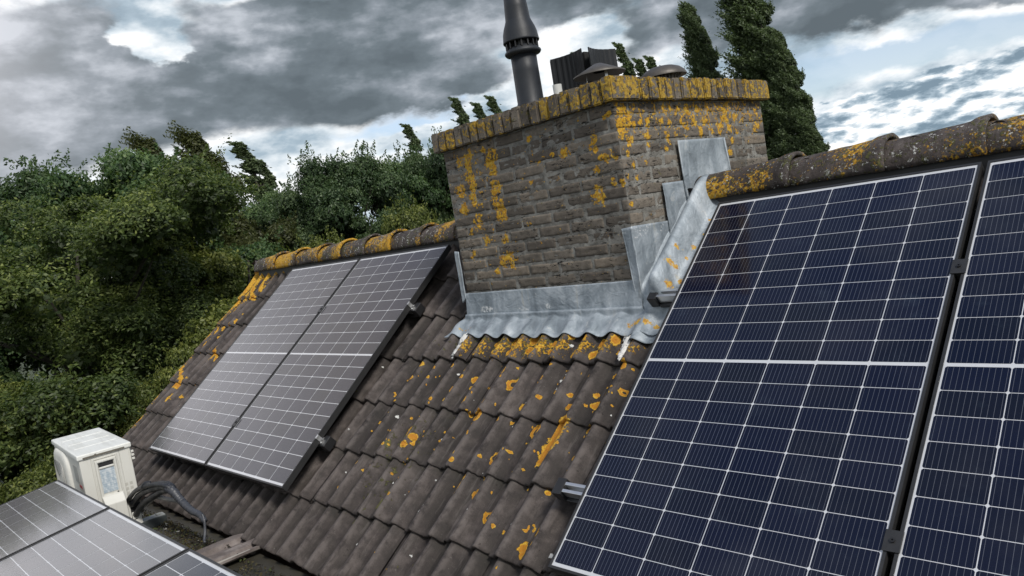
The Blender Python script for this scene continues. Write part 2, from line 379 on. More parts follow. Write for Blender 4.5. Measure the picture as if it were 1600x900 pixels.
# ---------------------------------------------------------------- object helpers
rng = random.Random(7)
nrg = np.random.default_rng(11)
def link(name, me, m=None, parent=None, smooth=False):
    if m is not None and not me.materials:
        for q in (m if isinstance(m, (list, tuple)) else [m]): me.materials.append(q)
    if smooth: me.shade_smooth()
    o = bpy.data.objects.new(name, me); col.objects.link(o)
    if parent: o.parent = parent
    return o
def tag(o, label=None, cat=None, group=None, kind=None):
    if label: o['label'] = label
    if cat: o['category'] = cat
    if group: o['group'] = group
    if kind: o['kind'] = kind
    return o
def thing(name, label, cat, loc=(0, 0, 0), rot=(0, 0, 0), group=None):
    o = bpy.data.objects.new(name, None); col.objects.link(o); o.location = loc; o.rotation_euler = rot
    o.empty_display_size = .1
    return tag(o, label, cat, group)
class MB:
    """collects geometry for ONE mesh object"""
    def __init__(s): s.v = []; s.f = []; s.mi = []; s.paint = []; s.tone = []; s.uv = {}
    def add(s, vs, fs, mi=0, tone=None, paint=None):
        b = len(s.v); s.v += [tuple(x) for x in vs]; s.f += [tuple(b + i for i in f) for f in fs]; s.mi += [mi] * len(fs)
        s.tone += [tone or (.5, 0, 0)] * len(vs); s.paint += (paint if paint is not None else [(0, 0, 0)] * len(vs))
    def box(s, a, b, mi=0, tone=None, M=None, ch=0):
        x0, y0, z0 = a; x1, y1, z1 = b
        if ch:
            vs = []; fs = []
            bm = bmesh.new(); bmesh.ops.create_cube(bm, size=1)
            for v in bm.verts: v.co = Vector(((x0 + x1) / 2 + v.co.x * (x1 - x0), (y0 + y1) / 2 + v.co.y * (y1 - y0), (z0 + z1) / 2 + v.co.z * (z1 - z0)))
            bmesh.ops.bevel(bm, geom=bm.edges[:], offset=ch, segments=2, affect='EDGES', profile=.5)
            bm.verts.index_update(); vs = [v.co.copy() for v in bm.verts]; fs = [[v.index for v in f.verts] for f in bm.faces]; bm.free()
        else:
            vs = [(x0, y0, z0), (x1, y0, z0), (x1, y1, z0), (x0, y1, z0), (x0, y0, z1), (x1, y0, z1), (x1, y1, z1), (x0, y1, z1)]
            fs = [(0, 3, 2, 1), (4, 5, 6, 7), (0, 1, 5, 4), (1, 2, 6, 5), (2, 3, 7, 6), (3, 0, 4, 7)]
        if M is not None: vs = [M @ Vector(v) for v in vs]
        s.add(vs, fs, mi, tone)
    def lathe(s, prof, n=32, c=(0, 0, 0), mi=0, cap=True):
        vs = []; fs = []
        for r, z in prof:
            for k in range(n):
                a = 2 * math.pi * k / n; vs.append((c[0] + r * math.cos(a), c[1] + r * math.sin(a), c[2] + z))
        for i in range(len(prof) - 1):
            for k in range(n):
                k2 = (k + 1) % n; fs.append((i * n + k, i * n + k2, (i + 1) * n + k2, (i + 1) * n + k))
        if cap: fs.append(tuple(range(n))[::-1]); fs.append(tuple((len(prof) - 1) * n + k for k in range(n)))
        s.add(vs, fs, mi)
    def tube(s, pts, r, n=10, mi=0, jit=0):
        pts = [Vector(p) for p in pts]; vs = []; fs = []
        rr = r if isinstance(r, (list, tuple)) else [r] * len(pts)
        for i, p in enumerate(pts):
            t = (pts[min(i + 1, len(pts) - 1)] - pts[max(i - 1, 0)]).normalized()
            a = t.cross(Vector((0, 0, 1)));
            if a.length < .1: a = t.cross(Vector((0, 1, 0)))
            a.normalize(); b = t.cross(a)
            for k in range(n):
                q = 2 * math.pi * k / n; vs.append(p + (a * math.cos(q) + b * math.sin(q)) * rr[i] * (1 + rng.uniform(-jit, jit)))
        for i in range(len(pts) - 1):
            for k in range(n): fs.append((i * n + k, i * n + (k + 1) % n, (i + 1) * n + (k + 1) % n, (i + 1) * n + k))
        fs.append(tuple(range(n))[::-1]); fs.append(tuple((len(pts) - 1) * n + k for k in range(n)))
        s.add(vs, fs, mi)
    def mesh(s, name):
        me = bpy.data.meshes.new(name); me.from_pydata(s.v, [], s.f)
        if any(s.mi): me.polygons.foreach_set('material_index', s.mi)
        a = me.attributes.new('tone', 'FLOAT_COLOR', 'POINT'); a.data.foreach_set('color', np.array([(*t, 1) for t in s.tone], dtype=np.float32).ravel())
        a = me.attributes.new('paint', 'FLOAT_COLOR', 'POINT'); a.data.foreach_set('color', np.array([(*t, 1) for t in s.paint], dtype=np.float32).ravel())
        me.update(); return me
    def build(s, name, m, parent=None, smooth=False, bevel=0):
        o = link(name, s.mesh(name), m, parent, smooth)
        if bevel:
            md = o.modifiers.new('bevel', 'BEVEL'); md.width = bevel; md.segments = 2; md.limit_method = 'ANGLE'
        return o
def np_mesh(name, V, F, tone=None, paint=None, m=None, parent=None, smooth=False, loc=None):
    me = bpy.data.meshes.new(name); nv, nf = len(V), len(F); k = F.shape[1]
    me.vertices.add(nv); me.vertices.foreach_set('co', V.astype(np.float32).ravel())
    me.loops.add(nf * k); me.loops.foreach_set('vertex_index', F.astype(np.int32).ravel())
    me.polygons.add(nf); me.polygons.foreach_set('loop_start', np.arange(0, nf * k, k, dtype=np.int32))
    for nm, arr in (('tone', tone), ('paint', paint)):
        if arr is not None:
            a = me.attributes.new(nm, 'FLOAT_COLOR', 'POINT')
            a.data.foreach_set('color', np.concatenate([arr, np.ones((nv, 1))], 1).astype(np.float32).ravel())
    me.update(calc_edges=True); me.validate()
    return link(name, me, m, parent, smooth) if m is not None or parent is not None else me
def smooth_noise(shape_pts, scale, seed):
    """cheap value noise: sum of random sinusoids"""
    r = np.random.default_rng(seed); out = np.zeros(shape_pts.shape[0])
    for i in range(10):
        k = r.normal(size=shape_pts.shape[1]) * scale; out += np.sin(shape_pts @ k + r.uniform(0, 6.28)) / 3.2
    return out

TH = 0.6786; CT, ST = math.cos(TH), math.sin(TH)
def roof(u, v, n): return (u, -v * CT - n * ST, -v * ST + n * CT)
def roofn(u, v, n): return np.stack([u, -v * CT - n * ST, -v * ST + n * CT], -1)

# ================================================================ the ground
GZ = -4.6
g = MB(); N = 40
for i in range(N + 1):
    for j in range(N + 1):
        x = (i / N - .5) * 2; y = (j / N - .5) * 2
        X = math.copysign(abs(x) ** 2.2 * 900, x); Y = math.copysign(abs(y) ** 2.2 * 900, y)
        g.v.append((X, Y, GZ + (.0 if math.hypot(X, Y) < 12 else .08 * math.sin(X * .3) * math.cos(Y * .27)))); g.tone.append((.5, 0, 0)); g.paint.append((0, 0, 0))
for i in range(N):
    for j in range(N): g.f.append((i * (N + 1) + j, (i + 1) * (N + 1) + j, (i + 1) * (N + 1) + j + 1, i * (N + 1) + j + 1)); g.mi.append(0)
tag(g.build('ground', M_GRASS), kind='structure')

# ================================================================ the house
house = thing('house', 'house with dark lichen-spotted tile roof and a brown brick chimney on its ridge', 'house', (-1, 1, GZ))
HM = Matrix.Translation((1, -1, -GZ))
def hpart(o, lab=None):
    """house parts are modelled in world space: keep them there under the house empty"""
    o.matrix_parent_inverse = Matrix.Translation(-Vector(house.location))
    if lab: o['label'] = lab
    return o
RY, RZ = .2, .02             # ridge line of the tile plane (crest)
VR = -.257                   # slope coordinate of the ridge
BLOBS = [(-1.648, 0.847, 0.024, 'o'), (-1.642, 0.945, 0.019, 'o'), (-1.372, 1.036, 0.018, 's'), (-1.367, 0.953, 0.015, 's'), (-1.252, 0.857, 0.019, 'o'), (-1.376, 0.851, 0.023, 'r'), (-0.942, 0.875, 0.019, 'r'), (-0.843, 0.931, 0.03, 'r'), (-0.681, 1.059, 0.023, 'o'), (-0.415, 1.038, 0.019, 'o'), (-0.279, 1.021, 0.019, 'o'), (-0.445, 0.975, 0.012, 'o'), (-0.947, 1.135, 0.03, 'r'), (-0.796, 1.143, 0.013, 'o'), (-0.538, 1.168, 0.032, 'r'), (-0.685, 1.327, 0.03, 'r'), (-0.675, 1.509, 0.026, 'r'), (-0.538, 1.592, 0.028, 'r'), (-1.088, 1.225, 0.014, 'r'), (-1.389, 1.257, 0.032, 's'), (-1.32, 1.293, 0.02, 's'), (-1.335, 1.345, 0.017, 's'), (-1.38, 1.616, 0.011, 'o'), (-0.293, 1.592, 0.015, 'r'), (-0.235, 1.611, 0.019, 's'), (-0.284, 1.674, 0.021, 's'), (-0.273, 1.695, 0.017, 's'), (-0.236, 1.658, 0.011, 'o'), (-0.251, 1.276, 0.011, 'o'), (-0.251, 1.139, 0.016, 'o'), (-0.39, 1.133, 0.044, 's'), (-0.393, 1.183, 0.048, 's'), (-0.40, 1.239, 0.048, 's'), (-0.405, 1.294, 0.040, 's'), (-0.794, 1.453, 0.015, 's'), (-0.8, 1.497, 0.02, 's'), (-0.805, 1.536, 0.015, 's'), (-0.304, 1.437, 0.011, 'o'), (-0.525, 1.454, 0.012, 'r'), (-1.101, 1.832, 0.011, 'o'), (-0.258, 0.861, 0.014, 's'), (-0.216, 0.823, 0.017, 's'), (-0.137, 1.171, 0.013, 'o'), (-0.54, 0.965, 0.013, 'o'), (-1.138, 0.917, 0.02, 's'), (-1.099, 0.88, 0.02, 's'), (-1.084, 1.062, 0.02, 'r'), (-0.163, 0.945, 0.016, 'r'), (-0.945, 1.061, 0.014, 'r'), (-1.399, 0.899, 0.012, 's'), (-1.269, 0.985, 0.015, 's'), (-0.648, 0.907, 0.012, 's'), (-0.393, 0.866, 0.01, 'o'), (-0.973, 1.918, 0.01, 'o'), (-1.231, 1.259, 0.011, 'o'), (-0.929, 1.237, 0.011, 'r'), (-1.115, 0.688, 0.026, 's'), (-1.109, 0.744, 0.02, 's'), (-0.991, 0.68, 0.026, 's'), (-0.991, 0.743, 0.023, 's'), (-0.853, 0.671, 0.028, 's'), (-0.853, 0.734, 0.022, 's'), (-0.709, 0.699, 0.022, 's'), (-0.697, 0.75, 0.016, 's'), (-0.604, 0.656, 0.016, 's'), (-0.544, 0.762, 0.016, 's'), (-0.506, 0.674, 0.013, 's'), (-0.411, 0.691, 0.023, 's'), (-0.427, 0.756, 0.023, 's'), (-0.325, 0.684, 0.02, 's'), (-0.281, 0.739, 0.02, 's'), (-1.235, 0.726, 0.021, 's'), (-1.411, 0.746, 0.014, 's'), (-1.253, 1.589, 0.027, 'm'), (-1.275, 1.654, 0.024, 'm'), (-1.537, 0.96, 0.021, 'm'), (-1.527, 1.217, 0.027, 'm'), (-1.531, 1.393, 0.026, 'm'), (-1.238, 1.439, 0.025, 'm'), (-1.229, 1.149, 0.014, 'm'), (-1.378, 1.786, 0.019, 'm'), (-1.409, 1.276, 0.02, 'm'), (-1.224, 1.267, 0.022, 'm'), (-1.523, 1.468, 0.02, 'm'), (-1.467, 1.351, 0.017, 'm'), (-1.409, 1.769, 0.014, 'm'), (-0.963, 1.647, 0.025, 'w'), (-0.395, 1.596, 0.01, 'w'), (-0.135, 1.676, 0.014, 'w'), (-1.945, 1.877, 0.021, 'w'), (-2.016, 0.866, 0.008, 'w'), (-1.929, 0.879, 0.007, 'w'), (-1.386, 0.667, 0.017, 'W'), (-1.397, 0.706, 0.017, 'W'), (-1.406, 0.751, 0.015, 'W'), (-1.409, 0.779, 0.012, 'W'), (-0.257, 0.668, 0.017, 'W'), (-0.249, 0.708, 0.017, 'W'), (-0.24, 0.75, 0.017, 'W'), (-0.584, 0.708, 0.012, 'w'), (-1.586, 1.177, 0.011, 'w'), (-1.3, 0.886, 0.009, 'w'), (-0.556, 0.895, 0.012, 'w'), (-0.544, 0.855, 0.01, 'w'), (-0.554, 0.942, 0.009, 'w')]
_r = random.Random(21)
BLOBS = [(a, b, r * (1.3 if t in 'ro' else 1.08), t) for a, b, r, t in BLOBS]
for _ in range(170): BLOBS.append((_r.uniform(-1.75, -.10), _r.triangular(.80, 2.0, .82), _r.triangular(.004, .014, .005), _r.choice('oosrr')))
for _ in range(60): BLOBS.append((_r.uniform(-2.3, -.08), _r.uniform(.5, 2.0), _r.uniform(.004, .009), _r.choice('wwm')))
for _ in range(150): BLOBS.append((_r.triangular(-5.09, -4.45, -5.09), _r.triangular(-.2, 1.9, -.15), _r.uniform(.009, .026), 's'))
for _ in range(14): BLOBS.append((_r.uniform(-5.08, -4.2), _r.uniform(.3, 1.9), _r.uniform(.008, .016), 'w'))
def paint_roof(u, v):
    P = np.zeros(u.shape + (3,)); wob = 1 + .16 * np.sin(u * 91 + v * 57) * np.sin(u * 47 - v * 83)
    for (a, b, r, t) in BLOBS:
        sv = {'s': 1.1, 'm': 1.4, 'W': 1.3}.get(t, .82); su = {'m': .75}.get(t, 1.0)
        q = np.sqrt(((u - a) / (r * su)) ** 2 + ((v - b) / (r * sv)) ** 2) * wob
        if t == 'r': f = np.clip(1.2 - np.abs(q - .8) * 2.9, 0, 1) + .14 * (q < .75)
        else: f = np.clip(1.5 - q, 0, 1) * .98
        ch = {'m': 1, 'w': 2, 'W': 2}.get(t, 0)
        k = {'m': .80, 'w': .80, 'W': .95}.get(t, .93)
        P[..., ch] = np.maximum(P[..., ch], f * k)
    crest = np.power(np.clip(.5 + .5 * np.cos(4 * math.pi * ((u + .43) / .2835 - .27)), 0, 1), 1.2)
    d = (np.exp(-((u + 5.05) / .28) ** 2) * .34 + np.exp(-((v + .10) / .42) ** 2) * np.exp(-((u + 4.85) / .55) ** 2) * .34) * (.35 + .85 * crest)
    band = np.exp(-((v - .72) / .10) ** 2) * np.clip((u + 1.55) * 5, 0, 1) * (u < -.1) * (.26 + .16 * crest)
    mid = np.exp(-((v - 1.0) / .3) ** 2) * np.exp(-((u + .9) / .65) ** 2) * .22 + np.exp(-((u + 1.2) / .9) ** 2) * .05
    far = np.clip((v + .35) / .3, 0, 1) * 0
    topr = np.exp(-((v + .2) / .13) ** 2) * (.25 + .40 * crest)
    P[..., 0] = np.maximum(P[..., 0], np.minimum(d + band + mid + topr, .62))
    moss = np.exp(-((u + 1.35) / .35) ** 2) * np.exp(-((v - 1.4) / .5) ** 2) * .30 + np.exp(-((v - .68) / .12) ** 2) * np.exp(-((u + .9) / .8) ** 2) * .36 + .10
    P[..., 1] = np.maximum(P[..., 1], moss)
    return P
TW, GA = .2835, .311
VE = [2.045 - GA * k for k in range(8)]          # lower edges, eave first
us = [-.43 + TW * i for i in range(-17, 13)]
def tile_sheet(front=True):
    V = []; F = []; T = []; P = []; base = 0
    for ci, ve in enumerate(VE):
        vt = max(ve - GA - .05, VR - .02)
        for ti in range(len(us) - 1):
            u0, u1 = us[ti], us[ti + 1]
            if ti == 0: u0 = -5.10
            near = -2.4 < (u0 + u1) / 2 < .3 and front
            nu, nv = (44, 34) if near else (20, 8)
            if not front: nu, nv = 12, 2
            du = rng.uniform(-.002, .002); dv = rng.uniform(-.006, .006); tw = rng.uniform(-.004, .004); lift = rng.uniform(-.003, .004)
            s = np.linspace(0, 1, nu + 1); t = np.linspace(0, 1, nv + 1)
            SS, TT = np.meshgrid(s, t, indexing='ij')
            gap = .0030
            u = u0 + gap + (u1 - u0 - 2 * gap) * SS + du
            v = vt + (ve + dv - vt) * TT
            sp = (u - us[ti]) / TW
            wave = np.power(np.clip(.5 + .5 * np.cos(4 * math.pi * (sp - .27)), 0, 1), 1.55) * .039
            side = (1 - SS) * .0075
            n = -.158 + wave + side + .021 * ((v - (ve - GA)) / GA) + tw * (SS - .5) * 1.5 + lift
            n = n + .050 * np.clip((.12 - v) / .30, 0, 1) ** 1.3 * np.clip(np.maximum((u - .0) / .08, (-.32 - u) / .1), 0, 1)
            if near or front:
                pts = np.stack([u.ravel(), v.ravel()], -1)
                n = n + (smooth_noise(pts, 55, ci * 50 + ti) * .0007).reshape(n.shape)
                edge = np.exp(-(1 - TT) * nv * .9); v = v + edge * (smooth_noise(pts, 140, 900 + ti + ci * 31) * .0025).reshape(n.shape)
            # rim: rounded front edge then skirt
            ring = [(u, v, n)]
            ue, ven, nn = u[:, -1], v[:, -1], n[:, -1]
            rows_u = np.concatenate([u, ue[:, None], ue[:, None], ue[:, None]], 1)
            rows_v = np.concatenate([v, ven[:, None] + .004, ven[:, None] + .003, ven[:, None] - .01], 1)
            rows_n = np.concatenate([n, nn[:, None] - .005, nn[:, None] - .021, nn[:, None] - .023], 1)
            X = rows_u if front else rows_u
            W = roofn(rows_u, rows_v, rows_n)
            if not front: W[..., 1] = 2 * RY - W[..., 1]
            a, b = rows_u.shape
            idx = np.arange(a * b).reshape(a, b) + base
            q = np.stack([idx[:-1, :-1], idx[:-1, 1:], idx[1:, 1:], idx[1:, :-1]], -1).reshape(-1, 4)
            if not front: q = q[:, ::-1]
            # side skirts
            V.append(W.reshape(-1, 3)); F.append(q); base += a * b
            pp = paint_roof(rows_u, rows_v) if front else np.zeros(rows_u.shape + (3,))
            P.append(pp.reshape(-1, 3))
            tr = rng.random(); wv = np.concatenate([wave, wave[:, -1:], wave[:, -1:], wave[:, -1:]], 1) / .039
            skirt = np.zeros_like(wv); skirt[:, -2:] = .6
            lap_band = np.exp(-(rows_v - (ve - GA)) / .03) * 1.0  # darker band just below the overlapping course
            T.append(np.stack([np.full(wv.shape, tr), wv, np.clip((1 - wv) * .5 + lap_band * .8 + skirt, 0, 1)], -1).reshape(-1, 3))
    V = np.concatenate(V); F = np.concatenate(F); T = np.concatenate(T); P = np.concatenate(P)
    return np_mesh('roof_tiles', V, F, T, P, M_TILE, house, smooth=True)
rt_f = tile_sheet(True); hpart(rt_f, 'front slope of dark wavy concrete tiles with orange lichen')
rt_b = tile_sheet(False); hpart(rt_b, 'far slope of wavy tiles beyond the ridge')
# underlay below the tiles so no light leaks through the joints
ul = MB()
e0 = roof(-5.06, 2.0, -.19); r0 = (0, RY, RZ - .10)
ul.add([(-5.06, e0[1], e0[2]), (2.98, e0[1], e0[2]), (2.98, RY, r0[2]), (-5.06, RY, r0[2]), (-5.06, 2 * RY - e0[1], e0[2]), (2.98, 2 * RY - e0[1], e0[2])],
       [(0, 1, 2, 3), (3, 2, 5, 4)])
hpart(ul.build('roof_underlay', M_BLACK, house))
# verge boards
for sx in (-5.085,):
    vb = MB()
    a = roof(sx, 2.04, -.16); b = roof(sx, 2.04, -.30)
    vb.add([(sx, a[1], a[2]), (sx + .03, a[1], a[2]), (sx + .03, b[1], b[2]), (sx, b[1], b[2]), (sx, RY, RZ - .06), (sx + .03, RY, RZ - .06), (sx + .03, RY, RZ - .2), (sx, RY, RZ - .2)],
           [(0, 1, 2, 3), (4, 7, 6, 5), (0, 4, 5, 1), (1, 5, 6, 2), (2, 6, 7, 3), (3, 7, 4, 0)])
    hpart(vb.build('verge_board', M_WOOD, house))
# walls
wl = MB()
yf, yb = -1.42, 2 * RY + 1.42
zt = -1.58
for x0, x1 in ((-4.98, -4.86), (2.8, 2.92)):
    wl.add([(x0, yf, GZ), (x0, yb, GZ), (x0, yb, zt), (x0, RY, RZ - .22), (x0, yf, zt), (x1, yf, GZ), (x1, yb, GZ), (x1, yb, zt), (x1, RY, RZ - .22), (x1, yf, zt)],
           [(0, 4, 3, 2, 1), (5, 6, 7, 8, 9), (0, 5, 9, 4), (1, 2, 7, 6), (4, 9, 8, 3), (3, 8, 7, 2)])
wl.box((-4.86, yb - .12, GZ), (2.8, yb, zt)); wl.box((-4.86, yf, GZ), (2.8, yf + .12, zt))
hpart(wl.build('wall', M_WALL, house))
# single storey extension with the flat roof
FZ = -1.42
ex = MB(); ex.box((-4.3, -6.4, GZ), (4.6, -1.425, FZ - .09)); hpart(ex.build('extension_wall', M_WALL, house))
fl = MB()
nx, ny = 60, 40; X0, X1, Y0, Y1 = -4.4, 4.7, -6.5, -1.50
for i in range(nx + 1):
    for j in range(ny + 1):
        x = X0 + (X1 - X0) * i / nx; y = Y0 + (Y1 - Y0) * j / ny
        fl.v.append((x, y, FZ + .004 * math.sin(x * 3.1 + y) + .003 * math.sin(y * 7 + x * 2))); fl.tone.append((.5, 0, 0)); fl.paint.append((0, 0, 0))
for i in range(nx):
    for j in range(ny): fl.f.append((i * (ny + 1) + j, (i + 1) * (ny + 1) + j, (i + 1) * (ny + 1) + j + 1, i * (ny + 1) + j + 1)); fl.mi.append(0)
fl.box((X0, Y0, FZ - .10), (X1, Y1, FZ - .012))
hpart(fl.build('flat_roof', M_BIT, house, smooth=False), 'grey stained bitumen flat roof below the tiles')

# ridge tiles
def ridge_tile(x0, x1, idx, orange):
    n = 18; m_ = 20; rows = []
    L = x1 - x0
    xs = np.linspace(0, 1, n + 1); an = np.linspace(-10, 190, m_ + 1) * math.pi / 180
    XX, AA = np.meshgrid(xs, an, indexing='ij')
    rad = .100 + .016 * XX ** 2 + .007 * (XX > .86)
    tilt = .006 * (XX - .5)
    def surf(x, a, r): return np.stack([x0 + x * (L + .035), RY + r * np.cos(a) * 1.04, RZ + .019 + r * np.sin(a) + tilt], -1)
    pts = np.stack([XX.ravel() * L, AA.ravel() * .1], -1)
    rad = rad + (smooth_noise(pts, 60, 300 + idx) * .0012).reshape(rad.shape)
    W = surf(XX, AA, rad); Wi = surf(XX, AA, rad - .016)
    V = np.concatenate([W.reshape(-1, 3), Wi.reshape(-1, 3)])
    id0 = np.arange((n + 1) * (m_ + 1)).reshape(n + 1, m_ + 1); id1 = id0 + (n + 1) * (m_ + 1)
    def quads(a, b, c, d_): return np.stack([a, b, c, d_], -1).reshape(-1, 4)
    F = [quads(id0[:-1, :-1], id0[1:, :-1], id0[1:, 1:], id0[:-1, 1:]), quads(id1[:-1, :-1], id1[:-1, 1:], id1[1:, 1:], id1[1:, :-1]),
         quads(id0[-1, :-1], id1[-1, :-1], id1[-1, 1:], id0[-1, 1:]), quads(id0[0, :-1], id0[0, 1:], id1[0, 1:], id1[0, :-1]),
         quads(id0[:-1, 0], id1[:-1, 0], id1[1:, 0], id0[1:, 0]), quads(id0[:-1, -1], id0[1:, -1], id1[1:, -1], id1[:-1, -1])]
    F = np.concatenate(F)
    pn = smooth_noise(V * 1.0, 9, 40 + idx) * .10
    front = np.clip((RY - V[:, 1]) / .1, -1, 1)
    P = np.zeros((len(V), 3)); P[:, 0] = np.clip(orange + pn * 1.5 - .05 * front - .04, 0, .62); P[:, 1] = .40; P[:, 2] = .34
    T = np.zeros((len(V), 3)); T[:, 0] = .75 + .25 * (idx % 3) / 2; T[:, 1] = .5
    hpart(np_mesh('ridge_tile', V, F, T, P, M_TILE, house, smooth=True))
lx = [-4.98, -4.57, -4.19, -3.80, -3.44, -3.09, -2.75, -2.39, -2.02, -1.66]
lo = [.52, .60, .50, .58, .54, .56, .50, .46, .36]
for i in range(9): ridge_tile(lx[i], lx[i + 1], i, lo[i])
ridge_tile(-1.66, -1.48, 30, .3)
rx_ = [-.19, .26, .65, 1.0, 1.38, 1.76, 2.14, 2.52, 2.9]; ro = [.46, .47, .49, .60, .56, .50, .4, .36]
for i in range(8): ridge_tile(rx_[i], rx_[i + 1], 12 + i, ro[i])
# black ventilation strip below the ridge tiles
vs_ = MB()
for (a, b) in ((-4.95, -1.47), (-.10, 2.9)):
    vs_.box((a, RY - .075, RZ - .09), (b, RY + .075, RZ + .045))
hpart(vs_.build('ridge_vent_strip', M_BLACK, house))

# ---------------------------------------------------------------- chimney
CX0, CX1, CY0, CY1, CZT = -1.45, -.25, -.323, .962, .507
CZB = -.62
ch = MB()
ch.box((CX0 + .006, CY0 + .006, CZB), (CX1 - .006, CY1 - .006, CZT + .002))
chim = hpart(ch.build('chimney', M_MORTAR, house), 'square chimney of weathered grey-brown brick with orange lichen')
FR = [(-1.325, 0.433, 0.025), (-1.25, 0.445, 0.025), (-1.263, 0.396, 0.027), (-1.268, 0.338, 0.029), (-1.355, 0.28, 0.029), (-1.25, 0.29, 0.02), (-1.352, 0.174, 0.025), (-1.07, 0.425, 0.025), (-1.088, 0.391, 0.029), (-1.078, 0.352, 0.025), (-1.078, 0.277, 0.022), (-1.096, 0.242, 0.02), (-1.069, 0.162, 0.029), (-1.062, 0.111, 0.025), (-1.258, 0.22, 0.022), (-1.256, 0.187, 0.015), (-1.127, 0.461, 0.012), (-0.39, 0.367, 0.017), (-0.396, 0.341, 0.017), (-0.575, 0.341, 0.02), (-0.395, 0.237, 0.016), (-0.288, 0.283, 0.017), (-0.33, 0.28, 0.02), (-0.358, 0.279, 0.015), (-0.385, 0.322, 0.012), (-0.311, 0.163, 0.015), (-0.258, 0.155, 0.014), (-0.391, 0.115, 0.02), (-0.786, 0.45, 0.012), (-0.747, 0.329, 0.011), (-0.404, 0.156, 0.012), (-0.28, 0.462, 0.012), (-0.309, 0.453, 0.01), (-0.817, 0.242, 0.01), (-0.644, 0.353, 0.01), (-1.266, 0.234, 0.023), (-1.356, 0.177, 0.025), (-1.257, 0.102, 0.028), (-1.325, 0.047, 0.013), (-1.076, 0.167, 0.033), (-1.071, 0.106, 0.028), (-1.057, 0.244, 0.015), (-1.058, -0.123, 0.033), (-1.118, -0.125, 0.018), (-1.344, -0.071, 0.015), (-1.17, -0.175, 0.015), (-1.209, -0.0, 0.023), (-1.071, -0.014, 0.018), (-0.875, 0.05, 0.013), (-0.4, 0.117, 0.028)]
SD = [(-0.258, 0.476, 0.019), (-0.277, 0.446, 0.029), (-0.267, 0.416, 0.043), (-0.294, 0.379, 0.024), (-0.234, 0.347, 0.017), (-0.252, 0.324, 0.015), (-0.269, 0.28, 0.013), (-0.195, 0.406, 0.013), (-0.155, 0.413, 0.011), (-0.089, 0.419, 0.011), (-0.103, 0.388, 0.01), (-0.113, 0.35, 0.017), (-0.109, 0.311, 0.011), (0.052, 0.472, 0.019), (0.156, 0.471, 0.013), (0.018, 0.421, 0.013), (0.084, 0.407, 0.015), (0.185, 0.413, 0.021), (0.243, 0.47, 0.025), (0.335, 0.477, 0.017), (0.288, 0.411, 0.019), (0.379, 0.409, 0.019), (0.426, 0.467, 0.013), (0.538, 0.466, 0.015), (0.615, 0.478, 0.025), (0.569, 0.431, 0.031), (0.676, 0.42, 0.019), (0.512, 0.371, 0.023), (0.429, 0.36, 0.015), (0.329, 0.363, 0.017), (0.227, 0.379, 0.013), (0.611, 0.368, 0.021), (0.674, 0.348, 0.013), (0.619, 0.301, 0.013), (0.577, 0.241, 0.015), (0.04, 0.344, 0.017), (0.111, 0.35, 0.01), (0.025, 0.285, 0.011), (0.877, 0.369, 0.021), (0.209, 0.338, 0.008), (-0.244, 0.229, 0.013), (-0.149, 0.231, 0.011), (0.06, 0.311, 0.009), (-0.337, 0.152, 0.013), (-0.402, 0.154, 0.013), (-0.299, 0.183, 0.01), (-0.234, 0.171, 0.009), (-0.298, 0.062, 0.011)]
def brick_paint(P3, face):
    out = np.zeros((len(P3), 3)); L = FR if face == 'f' else SD
    a = P3[:, 0] if face == 'f' else P3[:, 1]; z = P3[:, 2]
    wob = 1 + .3 * np.sin(a * 71 + z * 93) * np.sin(a * 37 - z * 51)
    for (p, q, r) in L:
        dd = np.sqrt(((a - p) / r) ** 2 + ((z - q) / r) ** 2) * wob
        out[:, 0] = np.maximum(out[:, 0], np.clip(2.0 - dd, 0, 1) * .63)
    if face == 'f': bg_ = .06 + .07 * np.exp(-((z - .4) / .3) ** 2) + .12 * np.exp(-((a + 1.2) / .18) ** 2) * (z > -.2)
    else: bg_ = .05 + .33 * np.exp(-((z - .46) / .13) ** 2)
    out[:, 0] = np.maximum(out[:, 0], bg_); out[:, 1] = .25
    return out
